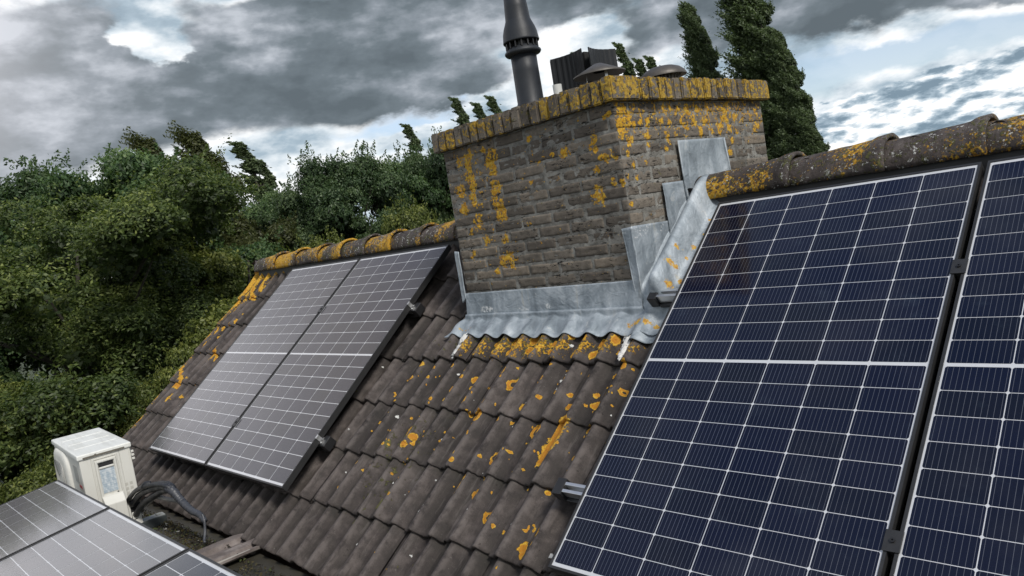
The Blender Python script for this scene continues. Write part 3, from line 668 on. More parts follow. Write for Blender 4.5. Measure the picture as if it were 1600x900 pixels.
def brick_face(name, face, mat, parent):
    """all bricks of the outer leaf on one chimney side, faces finely divided and worn"""
    V = []; F = []; T = []; P = []; base = 0
    L = (CX1 - CX0) if face in 'fb' else (CY1 - CY0)
    course = .0605; jt = .0135
    nc = int((CZT - CZB) / course)
    zs = [CZT - course * (k + 1) for k in range(nc)]
    for k, z0 in enumerate(zs):
        BL = .212
        x = 0 if k % 2 == 0 else -BL / 2 + .0
        if face in 'lr': x = -BL / 2 if k % 2 == 0 else 0
        edges = []
        while x < L - .01:
            a = max(x, 0); b = min(x + BL - jt, L)
            if L - b < .03: b = L
            if b - a > .02: edges.append((a, b))
            x += BL
        for a, b in edges:
            nu = max(4, int((b - a) / .010)); nv = 6
            s = np.linspace(0, 1, nu + 1); t = np.linspace(0, 1, nv + 1)
            SS, TT = np.meshgrid(s, t, indexing='ij')
            dz = rng.uniform(-.0015, .0015); pr = rng.uniform(-.0015, .0025)
            A = a + (b - a) * SS; Z = z0 + jt * .5 + (course - jt) * TT + dz
            ed = np.minimum(np.minimum(SS * (nu), (1 - SS) * nu), np.minimum(TT * nv, (1 - TT) * nv))
            pts = np.stack([A.ravel() + k * 3.3, Z.ravel()], -1)
            rnd = (ed < .5) * .0022
            spall = smooth_noise(pts * np.array([1, 3.0]), 45, k * 17 + int(a * 100)).reshape(A.shape)
            O = .0022 + pr * .8 - rnd + spall * .0009 - np.clip(spall - .6, 0, 1) * .004
            if face == 'f': W = np.stack([CX0 + A, CY0 - O, Z], -1)
            elif face == 'b': W = np.stack([CX0 + A, CY1 + O, Z], -1)
            elif face == 'r': W = np.stack([CX1 + O, CY0 + A, Z], -1)
            else: W = np.stack([CX0 - O, CY0 + A, Z], -1)
            # skirt into mortar
            idx = np.arange((nu + 1) * (nv + 1)).reshape(nu + 1, nv + 1) + base
            q = np.stack([idx[:-1, :-1], idx[1:, :-1], idx[1:, 1:], idx[:-1, 1:]], -1).reshape(-1, 4)
            if face in 'bl': q = q[:, ::-1]
            border = np.concatenate([idx[:, 0], idx[-1, 1:], idx[::-1, -1][1:], idx[0, ::-1][1:-1]])
            flat = W.reshape(-1, 3); inn = flat[border - base].copy()
            if face == 'f': inn[:, 1] = CY0 + .006
            elif face == 'b': inn[:, 1] = CY1 - .006
            elif face == 'r': inn[:, 0] = CX1 - .006
            else: inn[:, 0] = CX0 + .006
            nb = len(border); bi = np.arange(nb) + base + flat.shape[0]
            q2 = np.stack([border, bi, np.roll(bi, -1), np.roll(border, -1)], -1)
            if face in 'bl': q2 = q2[:, ::-1]
            VV = np.concatenate([flat, inn]); V.append(VV); F.append(q); F.append(q2); base += len(VV)
            tt = np.zeros((len(VV), 3)); tt[:, 0] = rng.random(); T.append(tt)
            P.append(brick_paint(VV, 'f' if face in 'fb' else 'r'))
    return np_mesh(name, np.concatenate(V), np.concatenate(F), np.concatenate(T), np.concatenate(P), mat, parent, smooth=False)
for fc in 'frbl': brick_face('brickwork', fc, M_BRICK, chim)
def mortar_face(face):
    L = (CX1 - CX0) if face == 'f' else (CY1 - CY0); nu, nv = int(L / .009), int((CZT - CZB) / .009)
    A, Z = np.meshgrid(np.linspace(0, L, nu + 1), np.linspace(CZB, CZT, nv + 1), indexing='ij')
    pts = np.stack([A.ravel(), Z.ravel()], -1); O = (.0004 + smooth_noise(pts, 60, 3) * .0009).reshape(A.shape)
    W = np.stack([CX0 + A, CY0 - O, Z], -1) if face == 'f' else np.stack([CX1 + O, CY0 + A, Z], -1)
    idx = np.arange(A.size).reshape(A.shape); F = np.stack([idx[:-1, :-1], idx[1:, :-1], idx[1:, 1:], idx[:-1, 1:]], -1).reshape(-1, 4)
    W = W.reshape(-1, 3); np_mesh('mortar_joints', W, F, np.full((len(W), 3), .5), brick_paint(W, 'f' if face == 'f' else 'r'), M_JOINT, chim, smooth=True)
for fc in 'fr': mortar_face(fc)
# lighter mortar joints, slightly recessed: the core itself.  Cap: bricks on edge all round
cap = MB(); ov = .042
def capbrick(c, ax, w_, ph):
    # brick on edge: thickness w_ along `ax`, 0.1 high, 0.2 deep
    bm = bmesh.new(); bmesh.ops.create_cube(bm, size=1)
    dz = rng.uniform(-.003, .003); tl = rng.uniform(-.015, .015); out = rng.uniform(-.004, .005)
    dims = (w_, .2, .104) if ax == 'x' else (.2, w_, .104)
    for v in bm.verts: v.co = Vector((v.co.x * dims[0], v.co.y * dims[1], v.co.z * dims[2]))
    bmesh.ops.subdivide_edges(bm, edges=bm.edges[:], cuts=5, use_grid_fill=True)
    bmesh.ops.bevel(bm, geom=[e for e in bm.edges if len(e.link_faces) == 2 and e.calc_face_angle(0) > 1], offset=.006, segments=2, affect='EDGES')
    r = np.random.default_rng(int(rng.random() * 1e6)); kk = r.normal(size=(5, 3)) * 40; phs = r.uniform(0, 6, 5)
    for v in bm.verts:
        dsp = sum(math.sin(kk[i] @ np.array(v.co) + phs[i]) for i in range(5)) * .0009
        v.co += v.co.normalized() * dsp
    o = Vector(c) + Vector(((0, -out * ph, dz) if ax == 'x' else (out * ph, 0, dz)))
    bm.verts.index_update()
    vs = [v.co + o for v in bm.verts]; fs = [[v.index for v in f.verts] for f in bm.faces]
    lich = rng.choice([.25, .42, .48, .52, .56, .58, .62]) + (.0 if ph < 0 or ax == 'y' else -.05)
    if ax == 'x' and ph > 0 and c[0] > CX1 - .03: lich = .60
    if ax == 'x' and ph > 0 and c[0] < -.75 and c[0] > -1.0: lich = .22
    pp = [(min(.75, lich + .06 * math.sin(v.z * 60 + c[0] * 30) - (.10 if v.z > CZT + .105 else 0)), .34, .1) for v in vs]
    cap.add(vs, fs, 0, (rng.random() * .8, 0, 0), pp); bm.free()
pit = .0655
n_f = int(round((CX1 - CX0 + 2 * ov) / pit)); pf = (CX1 - CX0 + 2 * ov) / n_f
for i in range(n_f):
    x = CX0 - ov + pf * (i + .5)
    capbrick((x, CY0 - ov + .1, CZT + .052), 'x', pf - .008, 1)
    capbrick((x, CY1 + ov - .1, CZT + .052), 'x', pf - .008, -1)
ly = (CY1 - CY0 + 2 * ov - .4); n_s = int(round(ly / pit)); ps = ly / n_s
for i in range(n_s):
    y = CY0 - ov + .2 + ps * (i + .5)
    capbrick((CX1 + ov - .1, y, CZT + .052), 'y', ps - .008, 1)
    capbrick((CX0 - ov + .1, y, CZT + .052), 'y', ps - .008, -1)
cap.build('chimney_cap', M_CAPB, chim, smooth=False)['label'] = 'row of bricks on edge crusted with yellow lichen'
cb = MB(); cb.box((CX0 - ov + .012, CY0 - ov + .012, CZT + .004), (CX1 + ov - .012, CY1 + ov - .012, CZT + .092)); cb.build('cap_mortar', M_MORTAR, chim)
# brick courses on the side at cap ends run as headers on the front corner

# lead apron dressed over the tiles in front of the chimney
def wave_at(u):
    sp = (u + .43) / TW
    return np.power(np.clip(.5 + .5 * np.cos(4 * math.pi * (sp - .27)), 0, 1), 1.55) * .039
def tile_n(u, v):
    ke = np.floor((2.045 - v) / GA); ve_ = 2.045 - ke * GA
    return -.158 + wave_at(u) + .004 + .021 * ((v - (ve_ - GA)) / GA)
def apron():
    nu, nv = 220, 46
    s = np.linspace(0, 1, nu + 1); t = np.linspace(0, 1, nv + 1); SS, TT = np.meshgrid(s, t, indexing='ij')
    # profile: t<.35 upstand on the wall, then bend and run down the tiles
    yw = CY0 - .014; zb_ = -.279
    u = np.zeros_like(SS); v = np.zeros_like(SS); 
    ul_ = np.interp(TT, [0, .36, 1], [-1.448, -1.452, -1.575]); ur_ = np.interp(TT, [0, .36, 1], [-.243, -.235, -.06])
    u = ul_ + (ur_ - ul_) * SS
    zfold = -.405
    W = np.zeros(SS.shape + (3,)); W[..., 0] = u
    up = TT < .36; k = TT / .36
    zu = zb_ + (zfold - zb_) * np.clip(k, 0, 1)
    W[..., 1] = yw - .008 * np.clip(k, 0, 1) ** 2
    W[..., 2] = zu
    v0 = (-(yw - .01) * CT - zfold * ST); n0 = ((yw - .01) * -ST + zfold * CT)
    dk = np.clip((TT - .36) / .64, 0, 1)
    vend = .655 + .010 * np.sin(SS * 3) + .006 * np.sin(u * 44 + 1)
    vv = v0 + (vend - v0) * dk
    wav = wave_at(u) * .9 * np.clip(dk * 2.2 - 1.1, 0, 1) + .014 * (1 - np.clip(dk * 1.5, 0, 1))
    nn = np.where(dk < 2, n0 + (-.134 - n0) * (1 - (1 - np.clip(dk * 2.6, 0, 1)) ** 2), 0) + wav + (vv - .48) * .02
    ptsn = np.stack([u.ravel() * 1.0, TT.ravel() * .4], -1)
    nn = nn + (smooth_noise(ptsn, 16, 5) * .0035).reshape(u.shape) * np.clip(dk * 4, 0, 1)
    lay = np.clip((dk - .45) / .3, 0, 1)
    nn = np.maximum(nn, tile_n(u, vv) + .010 + (.039 - wave_at(u)) * .7); nn = nn * (1 - lay) + (tile_n(u, vv) + .007 + (.039 - wave_at(u)) * .42 + .003 * (1 - lay)) * lay
    Wr = roofn(u, vv, nn)
    W = np.where((TT > .36)[..., None], Wr, W)
    W[..., 1] += (smooth_noise(ptsn, 12, 8) * .003).reshape(u.shape) * (TT < .36)
    idx = np.arange(u.size).reshape(u.shape)
    F = np.stack([idx[:-1, :-1], idx[:-1, 1:], idx[1:, 1:], idx[1:, :-1]], -1).reshape(-1, 4)
    P = np.zeros((u.size, 3)); uu = u.ravel(); dd = TT.ravel()
    P[:, 0] = np.maximum(np.exp(-((uu + .22) / .10) ** 2) * np.exp(-((dd - .72) / .12) ** 2) * .62, np.exp(-((uu + .12) / .035) ** 2) * np.exp(-((dd - .80) / .05) ** 2) * .95)
    P[:, 0] = np.maximum(P[:, 0], np.exp(-((uu + 1.42) / .12) ** 2) * np.exp(-((dd - .78) / .05) ** 2) * .5)
    for (a, b, ra, rb) in ((-1.27, .28, .10, .10), (-1.0, .30, .06, .06), (-.82, .26, .045, .08)):
        P[:, 2] = np.maximum(P[:, 2], np.exp(-((uu - a) / ra) ** 2 - ((dd - b) / rb) ** 2) * .52)
    o = np_mesh('lead_apron', W.reshape(-1, 3), F, np.full((u.size, 3), .5), P, M_LEAD, chim, smooth=True)
    md = o.modifiers.new('thick', 'SOLIDIFY'); md.thickness = .003; md.offset = 1
apron()
# second, shorter lead layer lapping along its lower edge
lp = MB(); pts = []
for i in range(161):
    u = -1.40 + i / 160 * 1.12; d_ = .565 + .012 * math.sin(u * 44 + .6) + .01 * math.sin(u * 9)
    n = float(tile_n(np.array(u), np.array(d_ + .02)) + .0125 + (.039 - wave_at(np.array(u))) * .5)
    pts.append(roof(u, d_ + .02, n))
lp.tube(pts, .0030, 6); lp.build('lead_lap_edge', M_LEAD, chim, smooth=True)

def sheet_poly(name, poly, thick, mat, parent, axis, at, fold=None, seed=0):
    """thin dressed sheet of lead: poly in (a, z) on the plane axis=at, dented"""
    bm = bmesh.new()
    nx, nz = 26, 26
    (a0, z0), (a1, z1), (a2, z2), (a3, z3) = poly      # top-left, top-right, bottom-right, bottom-left
    vs = []
    r = np.random.default_rng(seed); k = r.normal(size=(8, 2)) * 22; ph = r.uniform(0, 6, 8)
    for i in range(nx + 1):
        for j in range(nz + 1):
            s, t = i / nx, j / nz
            a = (a0 * (1 - s) + a1 * s) * (1 - t) + (a3 * (1 - s) + a2 * s) * t
            z = (z0 * (1 - s) + z1 * s) * (1 - t) + (z3 * (1 - s) + z2 * s) * t
            dsp = sum(math.sin(k[q][0] * a + k[q][1] * z + ph[q]) for q in range(8)) * .0009
            ed = min(s, 1 - s); dsp += .004 * math.exp(-ed * 40)
            p = (at + dsp, a, z) if axis == 0 else (a, at + dsp * -1, z)
            vs.append(p)
    fs = [(i * (nz + 1) + j, i * (nz + 1) + j + 1, (i + 1) * (nz + 1) + j + 1, (i + 1) * (nz + 1) + j) for i in range(nx) for j in range(nz)]
    m_ = MB(); m_.add(vs, fs, 0, None, [(0, 0, .36 if seed == 3 and v[2] > -.10 else .12) for v in vs])
    o = m_.build(name, mat, parent, smooth=True)
    md = o.modifiers.new('thick', 'SOLIDIFY'); md.thickness = thick; md.offset = 0
    return o
o = sheet_poly('lead_flashing', [(.100, .318), (.500, .318), (.515, .09), (.105, .00)], .003, M_LEAD, chim, 0, CX1 + .018, seed=1); o['label'] = 'upper square of step flashing'
e_ = MB(); e_.tube([(CX1 + .022, .502, .316), (CX1 + .024, .512, .2), (CX1 + .024, .520, .075)], .006, 8); e_.build('flashing_edge', M_LEAD, chim, smooth=True); e_ = MB(); e_.tube([(CX1 + .02, .098, .318), (CX1 + .022, .103, .0)], .004, 8); e_.build('flashing_edge', M_LEAD, chim, smooth=True)
o = sheet_poly('lead_flashing', [(-.070, .128), (.110, .128), (.115, -.10), (-.068, -.18)], .003, M_LEAD, chim, 0, CX1 + .014, seed=2); o['label'] = 'middle strip of step flashing'
o = sheet_poly('lead_flashing', [(-.345, -.040), (-.060, -.046), (-.070, -.27), (-.345, -.40)], .003, M_LEAD, chim, 0, CX1 + .013, seed=3); o['label'] = 'lower pale-smeared piece of step flashing'
o = sheet_poly('lead_flashing', [(-.288, -.045), (-.236, -.042), (-.236, -.40), (-.268, -.37)], .003, M_LEAD, chim, 1, CY0 - .018, seed=4); o['label'] = 'strip of lead folded round the corner'
o = sheet_poly('lead_flashing', [(-1.472, -.04), (-1.444, -.045), (-1.446, -.31), (-1.474, -.33)], .010, M_LEAD, chim, 1, CY0 - .020, seed=5); o['label'] = 'narrow upright lead strip on the far corner'
# lead gutter along the chimney's near side: raised roll then flat valley
def gutter():
    nv, nu = 90, 36
    vv = np.linspace(-.215, .70, nv + 1); s = np.linspace(0, 1, nu + 1)
    VV, SS = np.meshgrid(vv, s, indexing='ij')
    uu = CX1 + .008 + .235 * SS
    nrm = np.interp(SS, [0, .06, .14, .20, .25, .30, .35, .40, .45, .50, .55, .62, .75, 1], [-.02, -.045, -.045, -.030, -.004, .016, .027, .030, .024, .006, -.025, -.066, -.084, -.088])
    nrm = nrm + .0
    fade = np.clip((VV - .44) / .12, 0, 1); fade = fade * fade * (3 - 2 * fade)
    nrm = nrm * (1 - fade) + (tile_n(uu, VV) + .014) * fade
    top = np.clip((-.12 - VV) / .10, 0, 1); nrm = nrm - top ** 2 * .03 * (SS < .6)
    pts = np.stack([uu.ravel() * 2, VV.ravel()], -1); nrm = nrm + (smooth_noise(pts, 14, 77) * .003).reshape(nrm.shape)
    W = roofn(uu, VV, nrm); idx = np.arange(uu.size).reshape(uu.shape)
    F = np.stack([idx[:-1, :-1], idx[1:, :-1], idx[1:, 1:], idx[:-1, 1:]], -1).reshape(-1, 4)[:, ::-1]
    P = np.zeros((uu.size, 3)); a, b = uu.ravel(), VV.ravel()
    for (p, q, r) in ((-.085, .40, .025), (-.115, .34, .028), (-.09, .20, .025), (-.095, .27, .018), (-.12, .25, .016), (-.075, .11, .016), (-.08, .02, .012), (-.105, .44, .03), (-.07, .30, .012), (-.13, .31, .012)):
        P[:, 0] = np.maximum(P[:, 0], np.clip(1.5 - np.sqrt(((a - p) / r / .6) ** 2 + ((b - q) / r / .75) ** 2), 0, 1) * .60)
    P[:, 0] = np.maximum(P[:, 0], (a > -.15) * .2)
    o = np_mesh('lead_gutter', W.reshape(-1, 3), F, np.full((uu.size, 3), .5), P, M_LEAD, chim, smooth=True)
    md = o.modifiers.new('thick', 'SOLIDIFY'); md.thickness = .003; md.offset = 1
gutter()

# white lumps of mortar on the tiles
mp = MB()
def lump(u, v, n, r, r2):
    bm = bmesh.new(); bmesh.ops.create_icosphere(bm, subdivisions=3, radius=1)
    kx = [rng.uniform(2, 7) for _ in range(6)]
    for q in bm.verts:
        f = 1 + .35 * math.sin(q.co.x * kx[0] * 1.5 + kx[3]) * math.sin(q.co.y * kx[1] * 2) + .2 * math.sin(q.co.x * kx[2] * 3 + q.co.y * 9)
        q.co = Vector((q.co.x * r * f, q.co.y * r2 * f, q.co.z * .007 * f))
    bm.verts.index_update(); RM = Matrix.Rotation(TH, 3, 'X'); c = Vector(roof(u, v, n))
    mp.add([RM @ q.co + c for q in bm.verts], [[x.index for x in f.verts] for f in bm.faces], 0, (.9, 0, 0), [(.25, 0, 0)] * len(bm.verts)); bm.free()
M_WMORT = simple('white_mortar', (.62, .61, .58), .9, nz=.2, scale=60, bump=.8, bs=150)
for grp, lb_ in ((((-1.375, .672, .030, .035), (-1.390, .712, .024, .034), (-1.402, .755, .022, .026)), 'white mortar smeared below the left end of the lead apron'),
                 (((-.262, .662, .026, .034), (-.250, .705, .021, .04), (-.244, .752, .016, .036), (-.24, .79, .010, .014)), 'white mortar smeared below the right end of the lead apron')):
    mp = MB()
    for (u, v, r, r2) in grp: lump(u, v, float(-.134 + wave_at(np.array(u)) + .006), r, r2)
    hpart(mp.build('mortar_patch', M_WMORT, house, smooth=True), lb_)

# moss, grit and small stones gathered along the eave
db = MB(); r = random.Random(3)
for i in range(7000):
    x = r.uniform(-4.4, .2) if i > 4200 else r.gauss(-2.75, .38); spread = .13 + .16 * math.exp(-((x + 2.8) / .5) ** 2)
    y = -1.585 - abs(r.gauss(0, .55)) * spread
    if -2.45 < x < -1.95 and y < -1.62: continue
    z = FZ + .004 + .035 * math.exp(-((y + 1.585) / .06) ** 2) * (1 if r.random() < .7 else .4) * r.random()
    s = r.uniform(.003, .010) if r.random() < .93 else r.uniform(.010, .017)
    a = [Vector((r.uniform(-1, 1), r.uniform(-1, 1), r.uniform(-.7, .7))) * s for _ in range(4)]
    c = r.random(); mi = 0 if c < .62 else (1 if c < .86 else (2 if c < .985 else 3))
    db.add([q + Vector((x, y, z)) for q in a], [(0, 1, 2), (0, 2, 3), (0, 3, 1), (1, 3, 2)], mi)
o = db.build('moss_and_grit', [simple('dark_soil', (.022, .018, .012), .95, nz=.5), simple('brown_moss', (.075, .06, .018), .95, nz=.6),
     simple('green_moss', (.05, .065, .018), .95, nz=.5), simple('pale_chip', (.38, .37, .33), .8)], house); hpart(o, 'strip of moss and grit along the eave'); o['kind'] = 'stuff'

# ================================================================ solar panels
PW, PH = 1.038, 1.755
def panel_meshes(cellmat, wide=0.0):
    """frame, white backsheet and cells, local: x right, y up the slope, z out of the glass"""
    f = MB(); lip = .009; dp = .035
    def ring(x0, x1, y0, y1, z0, z1, mi):
        f.box((x0, y0, z0), (x1, y1, z1), mi)
    ring(0, PW, -lip, 0, -dp, 0, 0); ring(0, PW, -PH, -PH + lip, -dp, 0, 0)
    ring(0, lip, -PH + lip, -lip, -dp, 0, 0); ring(PW - lip, PW, -PH + lip, -lip, -dp, 0, 0)
    f.box((lip, -PH + lip, -dp), (lip + .02, -lip, -dp + .002)); f.box((PW - lip - .02, -PH + lip, -dp), (PW - lip, -lip, -dp + .002))
    fm = f.mesh('frame')
    b = MB(); b.add([(lip, -PH + lip, -.0035), (PW - lip, -PH + lip, -.0035), (PW - lip, -lip, -.0035), (lip, -lip, -.0035),
                     (lip, -PH + lip, -.007), (PW - lip, -PH + lip, -.007), (PW - lip, -lip, -.007), (lip, -lip, -.007)], [(0, 1, 2, 3), (7, 6, 5, 4)])
    bm_ = b.mesh('backsheet')
    cw, chh, gp, mid = .1660 - wide, .0827 - wide, .0024 + wide, .013
    mx = (PW - 6 * cw - 5 * gp) / 2; my = (PH - 20 * chh - 18 * gp - mid) / 2
    V = []; F = []; UV = []; T = []
    r = random.Random(5); c = .0042
    for j in range(20):
        y1 = -(my + j * (chh + gp) + (mid - gp if j >= 10 else 0)); y0 = y1 - chh
        for i in range(6):
            x0 = mx + i * (cw + gp) + .0003; x1 = x0 + cw - .0006; k = len(V)
            V += [(x0 + c, y0), (x1 - c, y0), (x1, y0 + c), (x1, y1 - c), (x1 - c, y1), (x0 + c, y1), (x0, y1 - c), (x0, y0 + c)]
            F.append(tuple(range(k, k + 8))); T += [(r.random(), 0, 0)] * 8
    me = bpy.data.meshes.new('solar_cells'); me.from_pydata([(x, y, -.0030) for x, y in V], [], F)
    uvl = me.uv_layers.new(name='UVMap')
    for p in me.polygons:
        vs = [V[v] for v in p.vertices]; xa = min(v[0] for v in vs); ya = min(v[1] for v in vs)
        for li, v in zip(p.loop_indices, vs): uvl.data[li].uv = ((v[0] - xa) / cw, (v[1] - ya) / chh)
    a = me.attributes.new('tone', 'FLOAT_COLOR', 'POINT'); a.data.foreach_set('color', np.array([(*t, 1) for t in T], dtype=np.float32).ravel())
    fm.materials.append(M_FRAME); bm_.materials.append(M_SHEET); me.materials.append(cellmat)
    return fm, bm_, me
PM = {}
def panel(loc, tilt, label, group, cm):
    if cm.name not in PM: PM[cm.name] = panel_meshes(cm, 0.0 if cm is M_CELL else .0014)
    t = thing('solar_panel', label, 'solar panel', loc, (tilt, 0, 0), group)
    for nm, me in zip(('frame', 'backsheet', 'solar_cells'), PM[cm.name]):
        o = bpy.data.objects.new(nm, me); col.objects.link(o); o.parent = t
    return t
GRP = 'solar panels on the roofs'
panel((0, 0, 0), TH, 'large blue-black solar panel right beside the chimney and its lead gutter', GRP, M_CELL)
panel((PW + .020, 0, 0), TH, 'blue-black solar panel cut off by the right edge of the photo', GRP, M_CELL)
LX2 = -1.9453 - PW; LX1 = LX2 - .02 - PW
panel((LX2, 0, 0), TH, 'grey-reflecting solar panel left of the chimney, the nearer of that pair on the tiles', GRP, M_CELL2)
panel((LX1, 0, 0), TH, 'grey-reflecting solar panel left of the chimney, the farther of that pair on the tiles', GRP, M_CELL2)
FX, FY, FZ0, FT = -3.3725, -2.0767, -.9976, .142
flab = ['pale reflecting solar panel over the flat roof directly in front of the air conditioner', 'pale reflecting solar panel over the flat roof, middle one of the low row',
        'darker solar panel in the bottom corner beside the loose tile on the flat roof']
for i in range(3): panel((FX + i * (PW + .0175), FY, FZ0), FT, flab[i], GRP, M_CELL3 if i < 2 else M_CELL2)  # third panel uses the darker cells, lacking the painted sky reflection

# mounting rails with their clamps and end caps
def rail(u0, u1, v, capside, label, mids, ends=()):
    t = thing('mounting_rail', label, 'rail', roof(u0, v, -.078), (TH, 0, 0), 'rails under the solar panels'); L = u1 - u0
    b = MB(); z0, z1 = 0.002, .041
    b.box((.0, -.020, z0), (L, -.007, z1)); b.box((.0, .009, z0), (L, .022, z1)); b.box((0, -.007, z0), (L, .009, z0 + .006))
    b.build('rail_profile', M_ALU, t, bevel=.0015)
    for s in capside:
        e = MB(); x = -.045 if s < 0 else L - .0
        e.box((x, -.033, -.012), (x + .045, .035, .043), ch=.004)
        e.box((x + (.045 if s < 0 else -.09), -.033, -.018), (x + (.135 if s < 0 else 0), .035, -.001), ch=.003)
        e.build('end_cap', M_BLACK, t, smooth=False)
    for m in mids:
        c = MB(); x = m - u0
        c.box((x - .0225, -.030, .0785), (x + .0225, .030, .0825)); c.box((x - .0085, -.026, .038), (x + .0085, .026, .0785))
        k = c.build('clamp', M_FRAME, t, bevel=.001)
        s = MB(); s.lathe([(.0065, 0), (.0065, .005), (.003, .005), (.003, .002)], 14, (x, 0, .0825)); s.build('bolt', M_BLACK, k)
    for m in ends:
        c = MB(); x = m - u0
        c.box((x - .004, -.012, .0785), (x + .004, .012, .0815)); c.box((x + .0008, -.012, .038), (x + .004, .012, .0785))
        c.build('clamp', M_ALU, t, bevel=.001)
    h = MB(); x = .25
    while x < L:
        h = MB(); h.box((x, -.02, -.045), (x + .035, .02, .003)); h.build('roof_hook', M_FRAME, t); x += .85
    return t
GM = PW + .010
rail(-.135, 2.12, .4955, (-1,), 'upper rail end poking out over the lead gutter beside the big panel', [GM])
rail(-.135, 2.12, 1.4465, (-1,), 'lower rail end with twin silver bars poking out over the tiles beside the big panel', [GM])
rail(LX1 - .03, -1.935, .488, (1,), 'upper rail end poking out from under the left pair of panels', [LX2 - .010], [-1.9453])
rail(LX1 - .03, -1.935, 1.4385, (1,), 'lower rail end poking out from under the left pair of panels', [LX2 - .010], [-1.9453])
# low frame that carries the panels on the flat roof
mf = thing('panel_stand', 'low metal stand under the row of panels on the flat roof', 'stand', (FX, FY, FZ))
for k, w_ in enumerate((.35, 1.40)):
    b = MB(); y = -w_ * math.cos(FT); z = FZ0 - FZ - w_ * math.sin(FT)
    b.box((-.02, y - .02, z - .078), (3.17, y + .02, z - .038)); b.build('cross_rail', M_FRAME, mf)
    for x in (.2, 1.2, 2.2, 3.0):
        l = MB(); l.box((x, y - .02, .004), (x + .04, y + .02, z - .078)); l.build('leg', M_FRAME, mf)
fc_ = MB()
for i in (0, 1):
    x = (PW + .0175) * (i + 1) - .009; 
    y = -.94 * math.cos(FT) if i == 0 else -1.4 * math.cos(FT); w_ = .94 if i == 0 else 1.4
    c = Vector((x, -w_ * math.cos(FT) - .0, FZ0 - FZ - w_ * math.sin(FT)))
    m4 = Matrix.Translation(c) @ Matrix.Rotation(FT, 4, 'X')
    k = MB(); k.box((-.016, -.045, .001), (.016, .045, .005), M=m4); k.box((-.006, -.04, -.07), (.006, .04, .001), M=m4); k.build('clamp', M_ALU, mf)

# ================================================================ chimney-top fittings
CT0 = CZT + .094
ft = thing('flue_pipe', 'tall dark grey flue pipe with a cone-shaped terminal on the chimney', 'flue', (-1.235, .2, CT0), group=None)
b = MB(); b.lathe([(.104, 0), (.104, .012), (.086, .03), (.084, .115), (.080, .122), (.0765, .128), (.0745, .30), (.074, .405)], 48); b.build('pipe', M_FLUE, ft, smooth=False)
b = MB(); b.lathe([(.074, .392), (.098, .398), (.105, .408), (.104, .416), (.088, .432), (.082, .442)], 48)
b.build('flange', M_FLUE, ft)
b = MB()
for k in range(16):
    m4 = Matrix.Rotation(2 * math.pi * k / 16, 4, 'Z'); b.box((.070, -.004, .432), (.094, .004, .486), M=m4)
b.lathe([(.068, .43), (.068, .49)], 32); b.build('slotted_ring', M_BLACK, ft)
b = MB(); b.lathe([(.103, .468), (.1045, .474), (.103, .480), (.098, .52), (.090, .548), (.080, .572), (.074, .588), (.0715, .594), (.067, .66), (.0605, .742)], 48)
b.build('cone_hood', M_FLUE, ft)
b = MB(); b.lathe([(.0605, .742), (.055, .744), (.055, .760)], 40, cap=False)
for k in range(5):
    m4 = Matrix.Rotation(2 * math.pi * (k + .15) / 5, 4, 'Z'); b.box((.045, -.017, .742), (.059, .017, .79), M=m4)
b.lathe([(.060, .785), (.061, .79), (.059, .85), (.05, .86)], 40); b.build('top_cap', M_FLUE, ft)
for o in ft.children:
    for p in o.data.polygons: p.use_smooth = len(p.vertices) == 4 and o.name.split('.')[0] in ('pipe', 'flange', 'cone_hood')

M_BLK2 = simple('sooty_black_metal', (.009, .010, .012), .5, .2, .3, 20)
vb = thing('chimney_cowl', 'square black cowl with four inward-curved ribbed sides standing on the chimney', 'cowl', (-1.035, .475, CT0))
def curved_wall(L, depth, z0, z1, place):
    b = MB(); n = 28; vs = []; fs = []
    for i in range(n + 1):
        s = i / n * 2 - 1; x = s * L / 2; y = depth * (1 - s * s) ; rib = .0022 if (i // 2) % 2 else 0
        for off in (0, .008):
            for z in (z0, z1): vs.append((x, y + rib + off, z))
    for i in range(n):
        a = 4 * i; c = a + 4
        fs += [(a, c, c + 1, a + 1), (a + 2, a + 3, c + 3, c + 2), (a + 1, c + 1, c + 3, a + 3), (a, a + 2, c + 2, c)]
    fs += [(0, 1, 3, 2), (4 * n, 4 * n + 2, 4 * n + 3, 4 * n + 1)]
    b.add([place @ Vector(v) for v in vs], fs); return b
for k, (L, off) in enumerate(((.235, .150), (.235, .150), (.235, .150), (.235, .150))):
    m4 = Matrix.Rotation(k * math.pi / 2, 4, 'Z') @ Matrix.Translation((0, -off, 0))
    curved_wall(L, .028, .0, .352, m4).build('side_panel', M_BLK2, vb)
b = MB(); b.box((-.085, -.085, .0), (.085, .085, .345)); b.box((-.13, -.13, .0), (.13, .13, .012)); b.build('inner_duct', M_DARKIN, vb)

